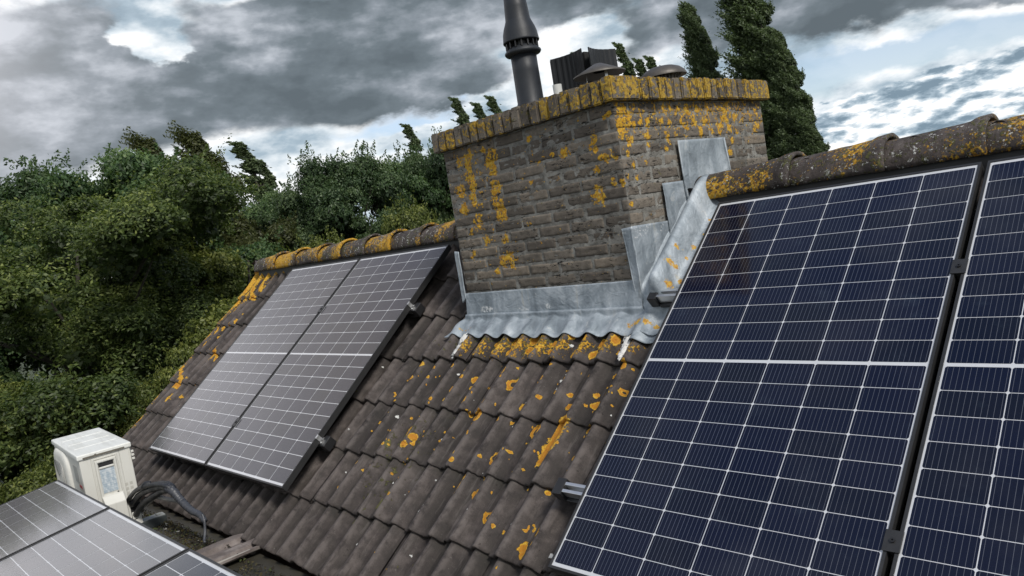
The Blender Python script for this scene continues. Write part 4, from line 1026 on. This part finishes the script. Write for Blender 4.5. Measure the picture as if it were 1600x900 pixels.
def rain_cowl(label, loc, rr, zr, za, dome):
    t = thing('rain_cowl', label, 'cowl', loc, group='round rain cowls on the chimney')
    if dome: prof = [(rr, zr - .006), (rr, zr), (rr * .93, zr + (za - zr) * .30), (rr * .75, zr + (za - zr) * .65), (rr * .5, zr + (za - zr) * .88), (.02, za), (.001, za + .002)]
    else: prof = [(rr, zr - .006), (rr, zr), (rr * .55, zr + (za - zr) * .5), (.02, za - .002), (.001, za)]
    b = MB(); b.lathe(prof, 44, cap=False); n = len(prof)
    b.lathe([(rr - .002, zr - .007), (.03, zr + .01)], 44, cap=False)
    b.build('hood', M_COWL, t, smooth=True)
    b = MB(); b.lathe([(.078, 0), (.078, .012), (.066, .018), (.064, zr - .05), (.072, zr - .046), (.072, zr - .04), (.055, zr - .04), (.055, 0)], 36); b.build('pipe', M_COWL, t)
    for k in range(3):
        m4 = Matrix.Rotation(2 * math.pi * k / 3 - .35, 4, 'Z'); l = MB(); l.box((.064, -.008, zr - .09), (.067, .008, zr + .004), M=m4); l.build('strut', M_ALU if not dome else M_COWL, t)
    if dome:
        b = MB()
        for k in range(30):
            m4 = Matrix.Rotation(2 * math.pi * k / 30, 4, 'Z'); b.box((.088, -.003, zr - .075), (.091, .003, zr - .002), M=m4)
        b.lathe([(.086, zr - .078), (.094, zr - .078), (.094, zr - .070), (.086, zr - .070)], 36, cap=False); b.build('cage', M_COWL, t)
    return t
rain_cowl('conical rain cowl in front of the black square cowl', (-.62, .08, CT0), .132, .128, .182, False)
rain_cowl('domed rain cowl with a caged opening above the right side of the chimney', (-.53, .50, CT0), .124, .100, .155, True)
sp_ = thing('pipe_stub', 'short white plastic pipe stub beside the black cowl', 'pipe', (-.885, .05, CT0))
b = MB(); b.lathe([(.024, 0), (.024, .140), (.019, .140), (.019, .02)], 28); b.build('pipe', M_WHITEP, sp_)
b = MB(); b.lathe([(.04, 0), (.04, .01), (.026, .013)], 28); b.build('collar', M_WHITEP, sp_)

# ================================================================ air conditioner
AX, AY, AZ = -3.6125, -1.824, FZ + .075
ac = thing('air_conditioner', 'cream outdoor air conditioner unit with a label on its side', 'air conditioner', (AX, AY, AZ), (0, 0, R(-3.8)))
HT = .475; LX, LY = .435, .138
b = MB(); b.box((-LX, -LY, 0), (LX - .02, LY, HT), ch=.008)
# service side skin leaves an opening low at the rear for the pipes
b.box((LX - .02, -LY, 0), (LX, -LY + .215, HT - .01), ch=.004); b.box((LX - .02, -LY + .215, .14), (LX, LY, HT - .01), ch=.004)
body = b.build('body', M_AC, ac)
b = MB(); b.box((LX - .004, -LY + .2166, .002), (LX - .0185, LY - .004, .138)); b.build('pipe_opening_shade', M_DARKIN, ac)  # dark block painting the shade inside the opening
b = MB(); b.box((-LX - .010, -LY - .010, HT - .022), (LX + .010, LY + .010, HT + .010), ch=.007)
for x in (-.22, 0.0, .2): b.box((x, -LY + .02, HT + .008), (x + .006, LY - .02, HT + .0125), ch=.002)
top = b.build('top_cover', M_ACTOP, ac)
b = MB(); b.box((LX + .0102, -LY + .02, HT - .018), (LX + .0112, LY - .03, HT - .008)); 
b.box((LX + .0102, -.055, HT - .012), (LX + .0125, -.045, HT - .003)); b.build('rust_line', simple('grime', (.12, .11, .09), .9), top)
b = MB(); b.box((LX + .0002, -LY + .058, .004), (LX + .0012, -LY + .0605, HT - .03)); b.build('seam', M_STICK, body)
# fan front, bulged grille on the long side away from the tiles
b = MB(); n = 40; cxg, czg, hw, hh = -.16, .235, .235, .215
def sq(a, r_): 
    c, s = math.cos(a), math.sin(a); p = 5; k = (abs(c) ** p + abs(s) ** p) ** (-1 / p); return c * k * r_, s * k * r_
prof = [(1.0, 0), (.99, .012), (.94, .020), (.86, .025), (.80, .027), (.3, .030), (.02, .031)]
vs = []; fs = []
for r_, d_ in prof:
    for k in range(n):
        a = 2 * math.pi * k / n; x, z = sq(a, r_); vs.append((cxg + x * hw, -LY - d_, czg + z * hh))
for i in range(len(prof) - 1):
    for k in range(n): fs.append((i * n + k, (i + 1) * n + k, (i + 1) * n + (k + 1) % n, i * n + (k + 1) % n))
b.add(vs, fs); fan = b.build('fan_grille', M_AC, ac, smooth=True)
b = MB()
for k in range(12):
    rr_ = .30 + k * .041
    pts = []
    for q in range(41):
        a = 2 * math.pi * q / 40; x, z = sq(a, rr_ * .93); pts.append((cxg + x * hw, -LY - .0315, czg + z * hh))
    b.tube(pts, .0028, 5)
b.build('grille_ring', M_GRILLE, fan)
b = MB(); b.box((.20, -LY - .0018, .30), (.33, -LY - .0004, .40)); b.build('louvre_patch', M_GRILLE, ac)
b = MB(); b.box((.30, -LY - .0022, .275), (.375, -LY - .0006, .292)); b.build('red_mark', M_RED, ac); b = MB(); b.box((.335, -LY - .0022, .16), (.385, -LY - .0006, .185)); b.build('red_mark', M_RED, ac)
b = MB(); b.box((.305, -LY - .0022, .20), (.385, -LY - .0006, .235)); b.box((.33, -LY - .0022, .19), (.36, -LY - .0006, .20)); b.build('dark_mark', M_INK, ac)
# service cover on the near short side
x = LX
def frame_ring(b, y0, y1, z0, z1, t_, d_, x):
    b.box((x, y0, z0), (x + d_, y0 + t_, z1), ch=.003); b.box((x, y1 - t_, z0), (x + d_, y1, z1), ch=.003)
    b.box((x, y0 + t_ - .002, z1 - t_), (x + d_, y1 - t_ + .002, z1), ch=.003); b.box((x, y0 + t_ - .002, z0), (x + d_, y1 - t_ + .002, z0 + t_), ch=.003)
b = MB(); y0, y1 = -.062, .052
frame_ring(b, y0 - .010, y1 + .010, .10, .440, .008, .004, x); frame_ring(b, y0, y1, .16, .425, .013, .013, x)
b.box((x - .001, y0 + .01, .17), (x + .003, y1 - .01, .42)); b.box((x + .002, y0 + .016, .372), (x + .010, y1 - .016, .384), ch=.003)
sc = b.build('service_panel', M_AC, ac)
b = MB(); b.box((x + .0032, y0 + .016, .384), (x + .0046, y1 - .016, .408)); b.build('handle_shade', M_DARKIN, sc)  # flat dark plate, painted shade of the handle hollow
lb = bpy.data.meshes.new('rating_label'); xx = x + .0058
lb.from_pydata([(xx, y0 + .017, .225), (xx, y1 - .017, .225), (xx, y1 - .017, .368), (xx, y0 + .017, .368)], [], [(0, 1, 2, 3)])
uvl = lb.uv_layers.new(name='UVMap')
for i, c in enumerate(((0, 0), (1, 0), (1, 1), (0, 1))): uvl.data[i].uv = c
o = link('rating_label', lb, M_LABEL, sc)
b = MB(); b.lathe([(.0055, 0), (.0055, .002)], 12); dot = b.mesh('screw'); 
o = link('screw', dot, M_INK, sc); o.location = (x + .013, y1 - .021, .212); o.rotation_euler = (0, R(90), 0); o.location.x = x + .004
# valve cover: sloping hood
b = MB(); ya, yb_ = -.062, .056; d1 = .060
b.add([(x, ya, .002), (x, yb_, .002), (x, yb_, .212), (x, ya, .212), (x + d1, ya + .004, .002), (x + d1, yb_ - .002, .002), (x + d1, yb_ - .002, .165), (x + d1, ya + .004, .165), (x + .022, ya + .002, .205), (x + .022, yb_ - .002, .205)],
      [(4, 5, 6, 7), (7, 6, 9, 8), (8, 9, 2, 3), (0, 4, 7, 8, 3), (1, 2, 9, 6, 5), (0, 1, 5, 4)])
b.build('valve_cover', M_AC, ac, bevel=.005)
b = MB(); 
for i in range(2):
    for j in range(3): b.box((x + .0002, .074 + i * .026, .175 + j * .028), (x + .0012, .090 + i * .026, .192 + j * .028))
b.build('faded_warning_print', M_STICK, body)
b = MB(); b.box((x + .001, .078, -.060), (x + .004, .128, .062)); b.build('base_plate', M_AC, ac)
b = MB(); X_ = x + .0045
for q in ((.083, -.004, .092, .000), (.083, -.004, .086, -.016), (.083, -.018, .094, -.015), (.098, -.022, .108, -.010), (.108, -.028, .122, -.024), (.118, -.045, .121, -.028), (.086, .016, .104, .020)):
    b.box((x + .004, min(q[0], q[2]), min(q[1], q[3]) - .001), (x + .0048, max(q[0], q[2]), max(q[1], q[3])))
b.build('warning_mark', M_INK, ac)
b = MB(); 
b.box((.30, LY, .385), (.40, LY + .012, .445), ch=.003)
for k in range(3): b.box((LX - .004, LY + .001, .375 + k * .022), (LX + .010, LY + .016, .388 + k * .022), ch=.002)
b.build('rear_bracket', M_AC, ac)
for sx in (-.28, .30):
    b = MB(); b.box((sx - .03, -LY - .02, -.012), (sx + .03, LY + .02, .003), ch=.003); b.build('foot', M_AC, ac)
for nm_, bx, lab in (('support_beam', .30, 'dark beam with pale top under the near foot of the air conditioner'), ('support_beam', -.28, 'dark beam hidden under the far foot of the air conditioner')):
    p = Matrix.Rotation(R(-3.8), 3, 'Z') @ Vector((bx + (.10 if bx > 0 else 0), 0, 0))
    t = thing(nm_, lab, 'beam', (AX + p.x, AY + p.y, FZ + .004), (0, 0, R(-3.8)), 'beams under the air conditioner')
    y1 = .262 if bx > 0 else .20
    b = MB(); b.box((-.042, -.2, 0), (.042, y1, .054), ch=.004); b.build('beam_body', M_DGREEN, t)
    b = MB(); b.box((-.036, -.2, .0545), (.036, y1 - .004, .0585)); 
    if bx > 0: b.box((-.012, y1 - .05, .0585), (.014, y1 - .02, .068), ch=.003)
    b.build('top_strip', M_BEAMTOP, t)

# pipes from the unit to the roof
def bez(P, n=10):
    """Catmull-Rom through points"""
    P = [Vector(p) for p in P]; Q = [P[0]] + P + [P[-1]]; out = []
    for i in range(1, len(Q) - 2):
        for k in range(n):
            t = k / n; a, b, c, d_ = Q[i - 1], Q[i], Q[i + 1], Q[i + 2]
            out.append(.5 * ((2 * b) + (c - a) * t + (2 * a - 5 * b + 4 * c - d_) * t * t + (3 * b - a - 3 * c + d_) * t ** 3))
    out.append(P[-1]); return out
pb_ = thing('pipe_bundle', 'bundle of black insulated pipes arching from the air conditioner to the tiles', 'pipes', (-3.1, -1.74, -1.2))
off = Vector((3.1, 1.74, 1.2))
core = [(-3.17, -1.765, -1.235), (-3.05, -1.745, -1.165), (-2.93, -1.725, -1.125), (-2.80, -1.70, -1.098), (-2.70, -1.685, -1.092), (-2.66, -1.672, -1.118), (-2.63, -1.66, -1.155), (-2.58, -1.65, -1.190), (-2.52, -1.638, -1.220), (-2.45, -1.628, -1.232), (-2.40, -1.625, -1.262)]
for k, (dy, dz, r_) in enumerate(((0, 0, .019), (.026, .018, .017), (.012, -.036, .019), (-.022, .028, .013))):
    pts = []
    for i, p in enumerate(core[:6] if k else core[:8]):
        f = 1 - i / 8.0; f2 = 1.0 if i < 3 else max(.25, 1 - (i - 2) / 4)
        pts.append(Vector(p) + Vector((0, dy * f2, dz * f2 + (-.03 * (1 - i / 3) * (k == 2) if i < 3 else 0))) + off)
    b = MB(); pp = bez(pts, 8); b.tube(pp, [r_ * (1 + .06 * math.sin(i * 1.1 + k)) for i in range(len(pp))], 12); b.build('pipe', M_HOSE, pb_, smooth=True)
pp = bez([Vector(p) + off for p in core[4:]], 9); b = MB(); b.tube(pp, [(.026 - .011 * i / len(pp)) * (1 + .07 * math.sin(i * 2.1)) for i in range(len(pp))], 14, jit=.06); b.build('wrapping', M_TAPE, pb_, smooth=True)
b = MB(); b.tube([Vector(q) + off for q in bez([(-2.93, -1.75, -1.10), (-2.92, -1.74, -1.082), (-2.90, -1.715, -1.085)], 5)], .014, 10); b.build('strap', M_HOSE, pb_, smooth=True)
b = MB(); b.tube(bez([Vector(q) + off for q in [(-2.42, -1.625, -1.225), (-2.40, -1.628, -1.26), (-2.385, -1.64, -1.31), (-2.36, -1.66, -1.345), (-2.335, -1.668, -1.350)]], 7), .0075, 9); b.build('drain_tail', M_TAPE, pb_, smooth=True)
cd = thing('corrugated_conduit', 'thin pale corrugated conduit running below the black pipe bundle', 'conduit', (-2.9, -1.70, -1.2))
o2 = Vector((2.9, 1.70, 1.2))
pp = bez([Vector(q) + o2 for q in [(-3.05, -1.72, -1.24), (-2.95, -1.70, -1.185), (-2.88, -1.69, -1.175), (-2.76, -1.67, -1.178), (-2.66, -1.66, -1.175), (-2.60, -1.65, -1.195)]], 22)
b = MB(); b.tube(pp, [.0125 if i % 3 else .0095 for i in range(len(pp))], 10); b.build('conduit', M_CONDUIT, cd)

# loose tile lying on the flat roof
lt = thing('loose_roof_tile', 'loose reddish-brown double roof tile lying on the flat roof by the eave', 'roof tile', (-2.19, -1.70, FZ + .012), (0, 0, R(-2)))
nu, nv = 36, 8; V = []; 
for side in (0, 1):
    for i in range(nu + 1):
        for j in range(nv + 1):
            s = i / nu; x = (s - .5) * .335; y = -.22 + .46 * j / nv
            z = .010 + .024 * (.5 + .5 * math.tanh(5 * math.sin(2 * math.pi * 2 * s - 1.0))) * 1.0 - s * .004
            if s > .90: z = .016 + (s > .93) * .012
            V.append((x, y, z - .012 * side + .01 * j / nv))
A = (nu + 1) * (nv + 1); F = []
for i in range(nu):
    for j in range(nv):
        a = i * (nv + 1) + j; q = (a, a + nv + 1, a + nv + 2, a + 1); F.append(q); F.append(tuple(A + k for k in q[::-1]))
for i in range(nu):
    for j in (0, nv): a = i * (nv + 1) + j; F.append((a, A + a, A + a + nv + 1, a + nv + 1))
for j in range(nv):
    for i in (0, nu): a = i * (nv + 1) + j; F.append((a, a + 1, A + a + 1, A + a))
b = MB(); b.add(V, F); b.build('tile_body', M_RED_TILE, lt)
b = MB(); b.box((.150, -.22, .020), (.166, .235, .036), ch=.003); b.build('interlocking_rib', simple('pale_tile_rib', (.30, .28, .25), .85, nz=.3, bump=.4), lt)
# batten the loose tile leans on
b = MB(); b.box((-.10, .16, -.010), (.12, .19, .008)); b.build('packing_strip', M_WOOD, lt)

# ================================================================ trees
WIND = Vector((-.60, -.80, .12)).normalized()
def leaves(P, Nn, l, w_, rs, tone, wind=.5, up=.25):
    n = len(P); t = rs.normal(size=(n, 3)) + np.array(WIND) * wind * 2; nn = Nn * 1.0 + rs.normal(size=(n, 3)) * .65 + np.array([0, 0, up])
    nn /= np.linalg.norm(nn, axis=1)[:, None]; t -= nn * np.sum(t * nn, 1)[:, None]; t /= np.linalg.norm(t, axis=1)[:, None] + 1e-9
    b = np.cross(nn, t); L = (l * rs.uniform(.6, 1.3, n))[:, None]; W_ = (w_ * rs.uniform(.6, 1.3, n))[:, None]
    V = np.stack([P - t * L, P + b * W_, P + t * L, P - b * W_], 1).reshape(-1, 3)
    F = np.arange(n * 4).reshape(n, 4); T = np.zeros((n * 4, 3)); T[:, 0] = np.repeat(np.clip(tone, 0, 1), 4)
    return V, F, T
def crown_mesh(name, seed, H, Rr, nl, nleaf, l, mat, lobe=(.55, 1.0), low=.12, sprays=200, shape='round', lean=0.0, leafw=.45):
    rs = np.random.default_rng(seed); Ps = []; Ns = []; To = []; cs = []
    nbig = max(6, nl // 7); big = []
    for i in range(nbig):
        d = rs.normal(size=3); d /= np.linalg.norm(d); d[2] = d[2] if d[2] > -.5 else -d[2]
        rad = rs.uniform(.62, .92) if i % 4 else rs.uniform(.1, .5)
        big.append((np.array([d[0] * Rr * rad, d[1] * Rr * rad, H * (low + (1 - low) * .5) + d[2] * H * (1 - low) * .5 * rad]), lobe[1] * rs.uniform(.75, 1.25), rs.uniform(-.14, .14)))
    for i in range(nl):
        bt = 0.0
        for _ in range(30):
            d = rs.normal(size=3); d /= np.linalg.norm(d)
            rad = rs.uniform(.55, .93) if shape != 'poplar' else rs.uniform(.2, .85)
            if shape == 'round':
                bc, br, bt = big[i % nbig]; d[2] = abs(d[2]) if rs.random() < .75 else d[2]; c = bc + d * br * rs.uniform(.55, 1.0) * np.array([1, 1, .8]); break
            if shape == 'poplar':
                z = rs.uniform(.03, .985) ** .9; prof = math.sin(min(1, z * 1.6 + .16) * math.pi / 2) * (1 - z ** 2.6) ** .8
                a = rs.uniform(0, 6.28); rr = Rr * prof * rs.uniform(.1, .95); c = np.array([math.cos(a) * rr, math.sin(a) * rr, z * H]); break
        r_ = rs.uniform(*lobe) * (1.0 if shape == 'round' else (.45 + .55 * (1 - c[2] / H)))
        cs.append((c, r_)); lt_ = rs.uniform(-.16, .16) + bt; n = int(nleaf / nl)
        d = rs.normal(size=(n, 3)); d /= np.linalg.norm(d, axis=1)[:, None]
        d[:, 2] = np.where(d[:, 2] < -.15, -d[:, 2], d[:, 2])
        rad = r_ * (.45 + .55 * rs.random(n) ** .45) * (1 + .22 * np.sin(d[:, 0] * 5 + i) * np.sin(d[:, 1] * 6 - i))
        sc = np.array([1, 1, .72]) if shape == 'round' else np.array([.8, .8, 1.7])
        Ps.append(c + d * rad[:, None] * sc); Ns.append(d); To.append(.36 + lt_ + .26 * d[:, 2] + rs.normal(size=n) * .18 + (rad / r_ - .8) * .3)  # tone paints light on lobe tops and shade towards their insides
    for i in range(sprays):
        c, r_ = cs[rs.integers(len(cs))]
        if shape == 'round':
            d = rs.normal(size=3) + (c - np.array([0, 0, H * .5])) / Rr * 1.2 + np.array([0, 0, .7])
        else: d = np.array([rs.normal() * .25, rs.normal() * .25, 1.0]) + np.array(WIND) * .7
        d /= np.linalg.norm(d); n = 22; s = np.linspace(0, 1, n); Ls = r_ * rs.uniform(.3, .75) if shape == 'round' else r_ * rs.uniform(1.4, 2.8)
        base = c + d * r_ * .7 + rs.normal(size=3) * r_ * .25
        P = base + d * (s * Ls)[:, None] + np.array(WIND) * (s ** 2 * Ls * .25)[:, None] + rs.normal(size=(n, 3)) * .10 * (1.1 - s)[:, None] * (1 if shape == 'round' else .9)
        Ps.append(P); Ns.append(np.tile(d, (n, 1)) * .3 + rs.normal(size=(n, 3)) * .5); To.append(.55 + rs.normal(size=n) * .15)
    P = np.concatenate(Ps); Nn = np.concatenate(Ns); To = np.concatenate(To)
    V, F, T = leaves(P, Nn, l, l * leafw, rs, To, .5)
    # large inner leaves in painted shade tone, closing the crown behind the outer ones
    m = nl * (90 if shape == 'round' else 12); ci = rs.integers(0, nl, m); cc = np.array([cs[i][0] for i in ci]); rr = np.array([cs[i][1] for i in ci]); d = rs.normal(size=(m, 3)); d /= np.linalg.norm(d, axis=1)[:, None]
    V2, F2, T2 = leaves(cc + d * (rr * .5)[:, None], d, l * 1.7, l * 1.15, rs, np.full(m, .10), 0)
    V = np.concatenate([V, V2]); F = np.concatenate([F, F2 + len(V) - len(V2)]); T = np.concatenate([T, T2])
    if lean: V += np.array(WIND)[None] * (np.clip(V[:, 2] / H, 0, 1.1) ** 2 * lean * H)[:, None] * np.array([1, 1, 0])
    me = np_mesh(name, V, F, T, None); me.materials.append(mat); return me, cs
def trunk_mesh(H, r0, cs, seed, lean=0):
    r = random.Random(seed); b = MB(); top = Vector((0, 0, H * .82))
    def ln(p): return Vector(p) + Vector((WIND.x, WIND.y, 0)) * (max(0, p[2] / H) ** 2 * lean * H)
    pts = [ln((math.sin(i * .9 + seed) * .05 * i * r0 * 2, math.cos(i * 1.3 + seed) * .05 * i * r0 * 2, H * .82 * i / 8)) for i in range(9)]
    b.tube(pts, [r0 * (1.25 if i == 0 else 1) * (1 - i / 9.5) for i in range(9)], 10)
    for k in range(min(26, len(cs))):
        c, rr = cs[k * max(1, len(cs) // 26) % len(cs)]; z0 = max(.12 * H, min(c[2] * .65, H * .7)); i = min(7, int(z0 / (H * .82) * 8))
        s = pts[i].lerp(pts[i + 1], .5); e = ln(c); md = s.lerp(e, .5) + Vector((r.uniform(-.1, .1), r.uniform(-.1, .1), rr * .2))
        b.tube([s, md, e], [r0 * .32 * (1 - i / 10), r0 * .18, r0 * .05], 6)
    me = b.mesh('trunk'); me.materials.append(M_BARK); me.shade_smooth(); return me
PROTO = {}
def proto(key, H, Rr, nl, nleaf, l, mat, **k):
    me, cs = crown_mesh('crown', hash(key) % 1000 if False else sum(map(ord, key)), H, Rr, nl, nleaf, l, mat, **k)
    PROTO[key] = (me, trunk_mesh(H, H * .022, cs, len(key), k.get('lean', 0)), H, Rr)
proto('near_olive', 7.5, 4.3, 300, 270000, .038, M_LEAF_OLIVE, lobe=(.30, .80), low=.05, sprays=500)
proto('near_maple', 6.2, 2.6, 90, 80000, .046, M_LEAF_YELLOW, lobe=(.35, .65), low=.05, sprays=300, leafw=.6)
proto('shrubby', 4.2, 2.0, 70, 60000, .036, M_LEAF_YELLOW, lobe=(.26, .5), low=.04, sprays=300)
proto('dark_round', 8.0, 3.0, 130, 75000, .062, M_LEAF_GREEN, lobe=(.4, .85), low=.08, sprays=140, leafw=.5)
proto('brown_upright', 8.0, 2.0, 110, 60000, .058, M_LEAF_BROWN, lobe=(.3, .65), low=.08, sprays=260)
proto('twiggy', 8.0, 2.6, 110, 62000, .058, M_LEAF_DARK, lobe=(.32, .75), low=.08, sprays=420)
proto('poplar', 17.0, 1.9, 380, 90000, .080, M_LEAF_POPLAR, lobe=(.30, .62), sprays=5200, shape='poplar', lean=.085)
proto('small_poplar', 12.0, .75, 150, 12000, .085, M_LEAF_POPLAR, lobe=(.18, .40), sprays=380, shape='poplar', lean=.13)
proto('pointed', 9.0, 1.7, 200, 60000, .060, M_LEAF_BROWN, lobe=(.30, .62), sprays=900, shape='poplar', lean=.07)
def tree(key, az, dist, eltop, wid, label, name='broadleaf_tree', cat='tree', group='trees behind the house', rz=None, base=GZ, sz=None):
    me, tr, H, Rr = PROTO[key]
    x = 1.8576 + dist * math.cos(R(az)); y = -3.0386 + dist * math.sin(R(az)); zt_ = .035 + dist * math.tan(R(eltop))
    hs = (zt_ - base) / H; ws = wid / Rr
    t = thing(name, label, cat, (x, y, base), (0, 0, (rng.uniform(0, 6.28) if rz is None else rz)), group); t.scale = (ws, ws, hs)
    for nm, m_ in (('crown', me), ('trunk', tr)):
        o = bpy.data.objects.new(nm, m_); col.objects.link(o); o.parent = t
    return t
T_ = tree
T_('near_olive', 166.0, 15.5, 7.6, 4.0, 'broad olive-green tree filling the left edge of the photo above the air conditioner')
T_('near_maple', 155.6, 16.0, 4.6, 2.25, 'rounded olive-green tree with clumped foliage just beyond the left roof edge')
T_('near_maple', 147.8, 19.0, 3.2, 1.6, 'low yellowish-green tree seen over the ridge left of the chimney', rz=2.2)
T_('shrubby', 142.6, 19.5, 2.3, 1.5, 'small olive bush low against the left side of the chimney', 'bush', 'bush')
T_('shrubby', 166.5, 12.3, -6.6, 1.15, 'pale olive bush directly behind the air conditioner', 'bush', 'bush')
T_('shrubby', 161.8, 12.5, -4.8, 1.1, 'pale-leaved bush close to the verge of the tiled roof', 'bush', 'bush', rz=1.0)
T_('shrubby', 171.6, 12.5, -5.0, 1.5, 'dark green bush at the left edge just above the flat-roof panels', 'bush', 'bush', rz=3.0)
T_('shrubby', 174.5, 10.5, -9.5, 1.3, 'small dark bush in the shade at the left edge below the other bushes', 'bush', 'bush', rz=4.2)
T_('dark_round', 162.6, 21.5, 9.6, 2.5, 'tallest round dark green tree rising behind the broad olive one')
T_('twiggy', 168.5, 24.0, 8.9, 2.6, 'feathery dark tree on the skyline at the far left')
T_('pointed', 159.0, 23.5, 9.2, 1.5, 'brownish-green upright tree beside the tallest round one', rz=0)
T_('pointed', 156.0, 23.0, 9.3, 1.55, 'brownish-green tree with a pointed wind-bent top', rz=0)
T_('dark_round', 153.4, 27.0, 5.4, 1.9, 'round dark tree behind the foot of the lone leaning poplar', rz=3.3)
T_('brown_upright', 154.6, 22.5, 5.9, 1.5, 'low brownish tree between the pointed trees and the leaning poplar', rz=2.5)
T_('twiggy', 150.9, 24.0, 5.8, 1.7, 'dark bushy tree below the leaning poplar', rz=.7)
T_('twiggy', 148.0, 22.5, 7.6, 1.75, 'dark tree with thin twigs standing up from its top, midway between ridge end and chimney', rz=2.9)
T_('dark_round', 144.6, 25.0, 6.5, 1.9, 'round dark green tree on the skyline left of the chimney', rz=1.3)
T_('twiggy', 142.2, 25.0, 7.3, 1.7, 'dark green tree touching the left side of the chimney', rz=5.1)
T_('dark_round', 138.5, 27.0, 5.6, 2.6, 'dark tree hidden mostly behind the chimney', rz=4.0)
T_('brown_upright', 151.5, 20.5, 3.3, 1.6, 'dull brownish tree low behind the left ridge tiles', rz=4.4)
T_('dark_round', 158.5, 18.5, 3.4, 2.2, 'shaded dark tree in the gap between the two olive trees', rz=2.0)
for i, (az, ds, el) in enumerate(((172, 21, 6.2), (177, 21, 5), (182, 20, 4))):
    T_('dark_round', az, ds, el, 2.6, ['dark tree behind the broad olive one at the left edge', 'tree just outside the left edge of the photo', 'nearest tree outside the left edge of the photo'][i], rz=i * 1.7)
P = 'poplars behind the house'
T_('poplar', 116.4, 40, 15.5, 1.95, 'tall broad dark poplar directly right of the chimney', 'poplar_tree', 'poplar', P, rz=0)
T_('poplar', 114.9, 38.5, 10.0, 1.2, 'shorter poplar leaning against the right side of the tallest one', 'poplar_tree', 'poplar', P, rz=0)
T_('poplar', 120.2, 42, 12.9, 1.35, 'wind-bent poplar with a pointed top left of the tallest one', 'poplar_tree', 'poplar', P, rz=0)
T_('poplar', 113.9, 37.5, 4.0, 1.0, 'low poplar showing at the foot of the tall poplars above the right ridge', 'poplar_tree', 'poplar', P, rz=0)
T_('small_poplar', 151.9, 38, 9.0, .95, 'leaning poplar standing alone on the skyline above the left ridge', 'poplar_tree', 'poplar', P, rz=0)
T_('small_poplar', 151.4, 39, 7.6, .75, 'smaller poplar tucked beside the leaning lone one', 'poplar_tree', 'poplar', P, rz=0)
for az, el, lb_ in ((137.2, 9.9, 'first poplar tip showing above the far end of the chimney cap'), (135.7, 9.3, 'poplar tip between the first one and the flue pipe'), (134.6, 9.6, 'poplar tip just left of the flue pipe'),
                    (131.6, 9.2, 'poplar tip half hidden between the flue pipe and the black cowl'), (127.9, 11.4, 'tiny poplar tip peeping over the black square cowl'), (126.1, 9.9, 'small poplar tip between the two round cowls'), (124.9, 11.5, 'taller poplar tip left of the domed rain cowl'),
                    (123.7, 10.2, 'poplar tip behind the top of the domed rain cowl'), (122.9, 10.2, 'poplar tip just right of the domed rain cowl'), (141.0, 8.6, 'thin dark poplar against the left side of the chimney')):
    T_('small_poplar', az, 52, el, .85, lb_, 'poplar_tree', 'poplar', P, rz=0)
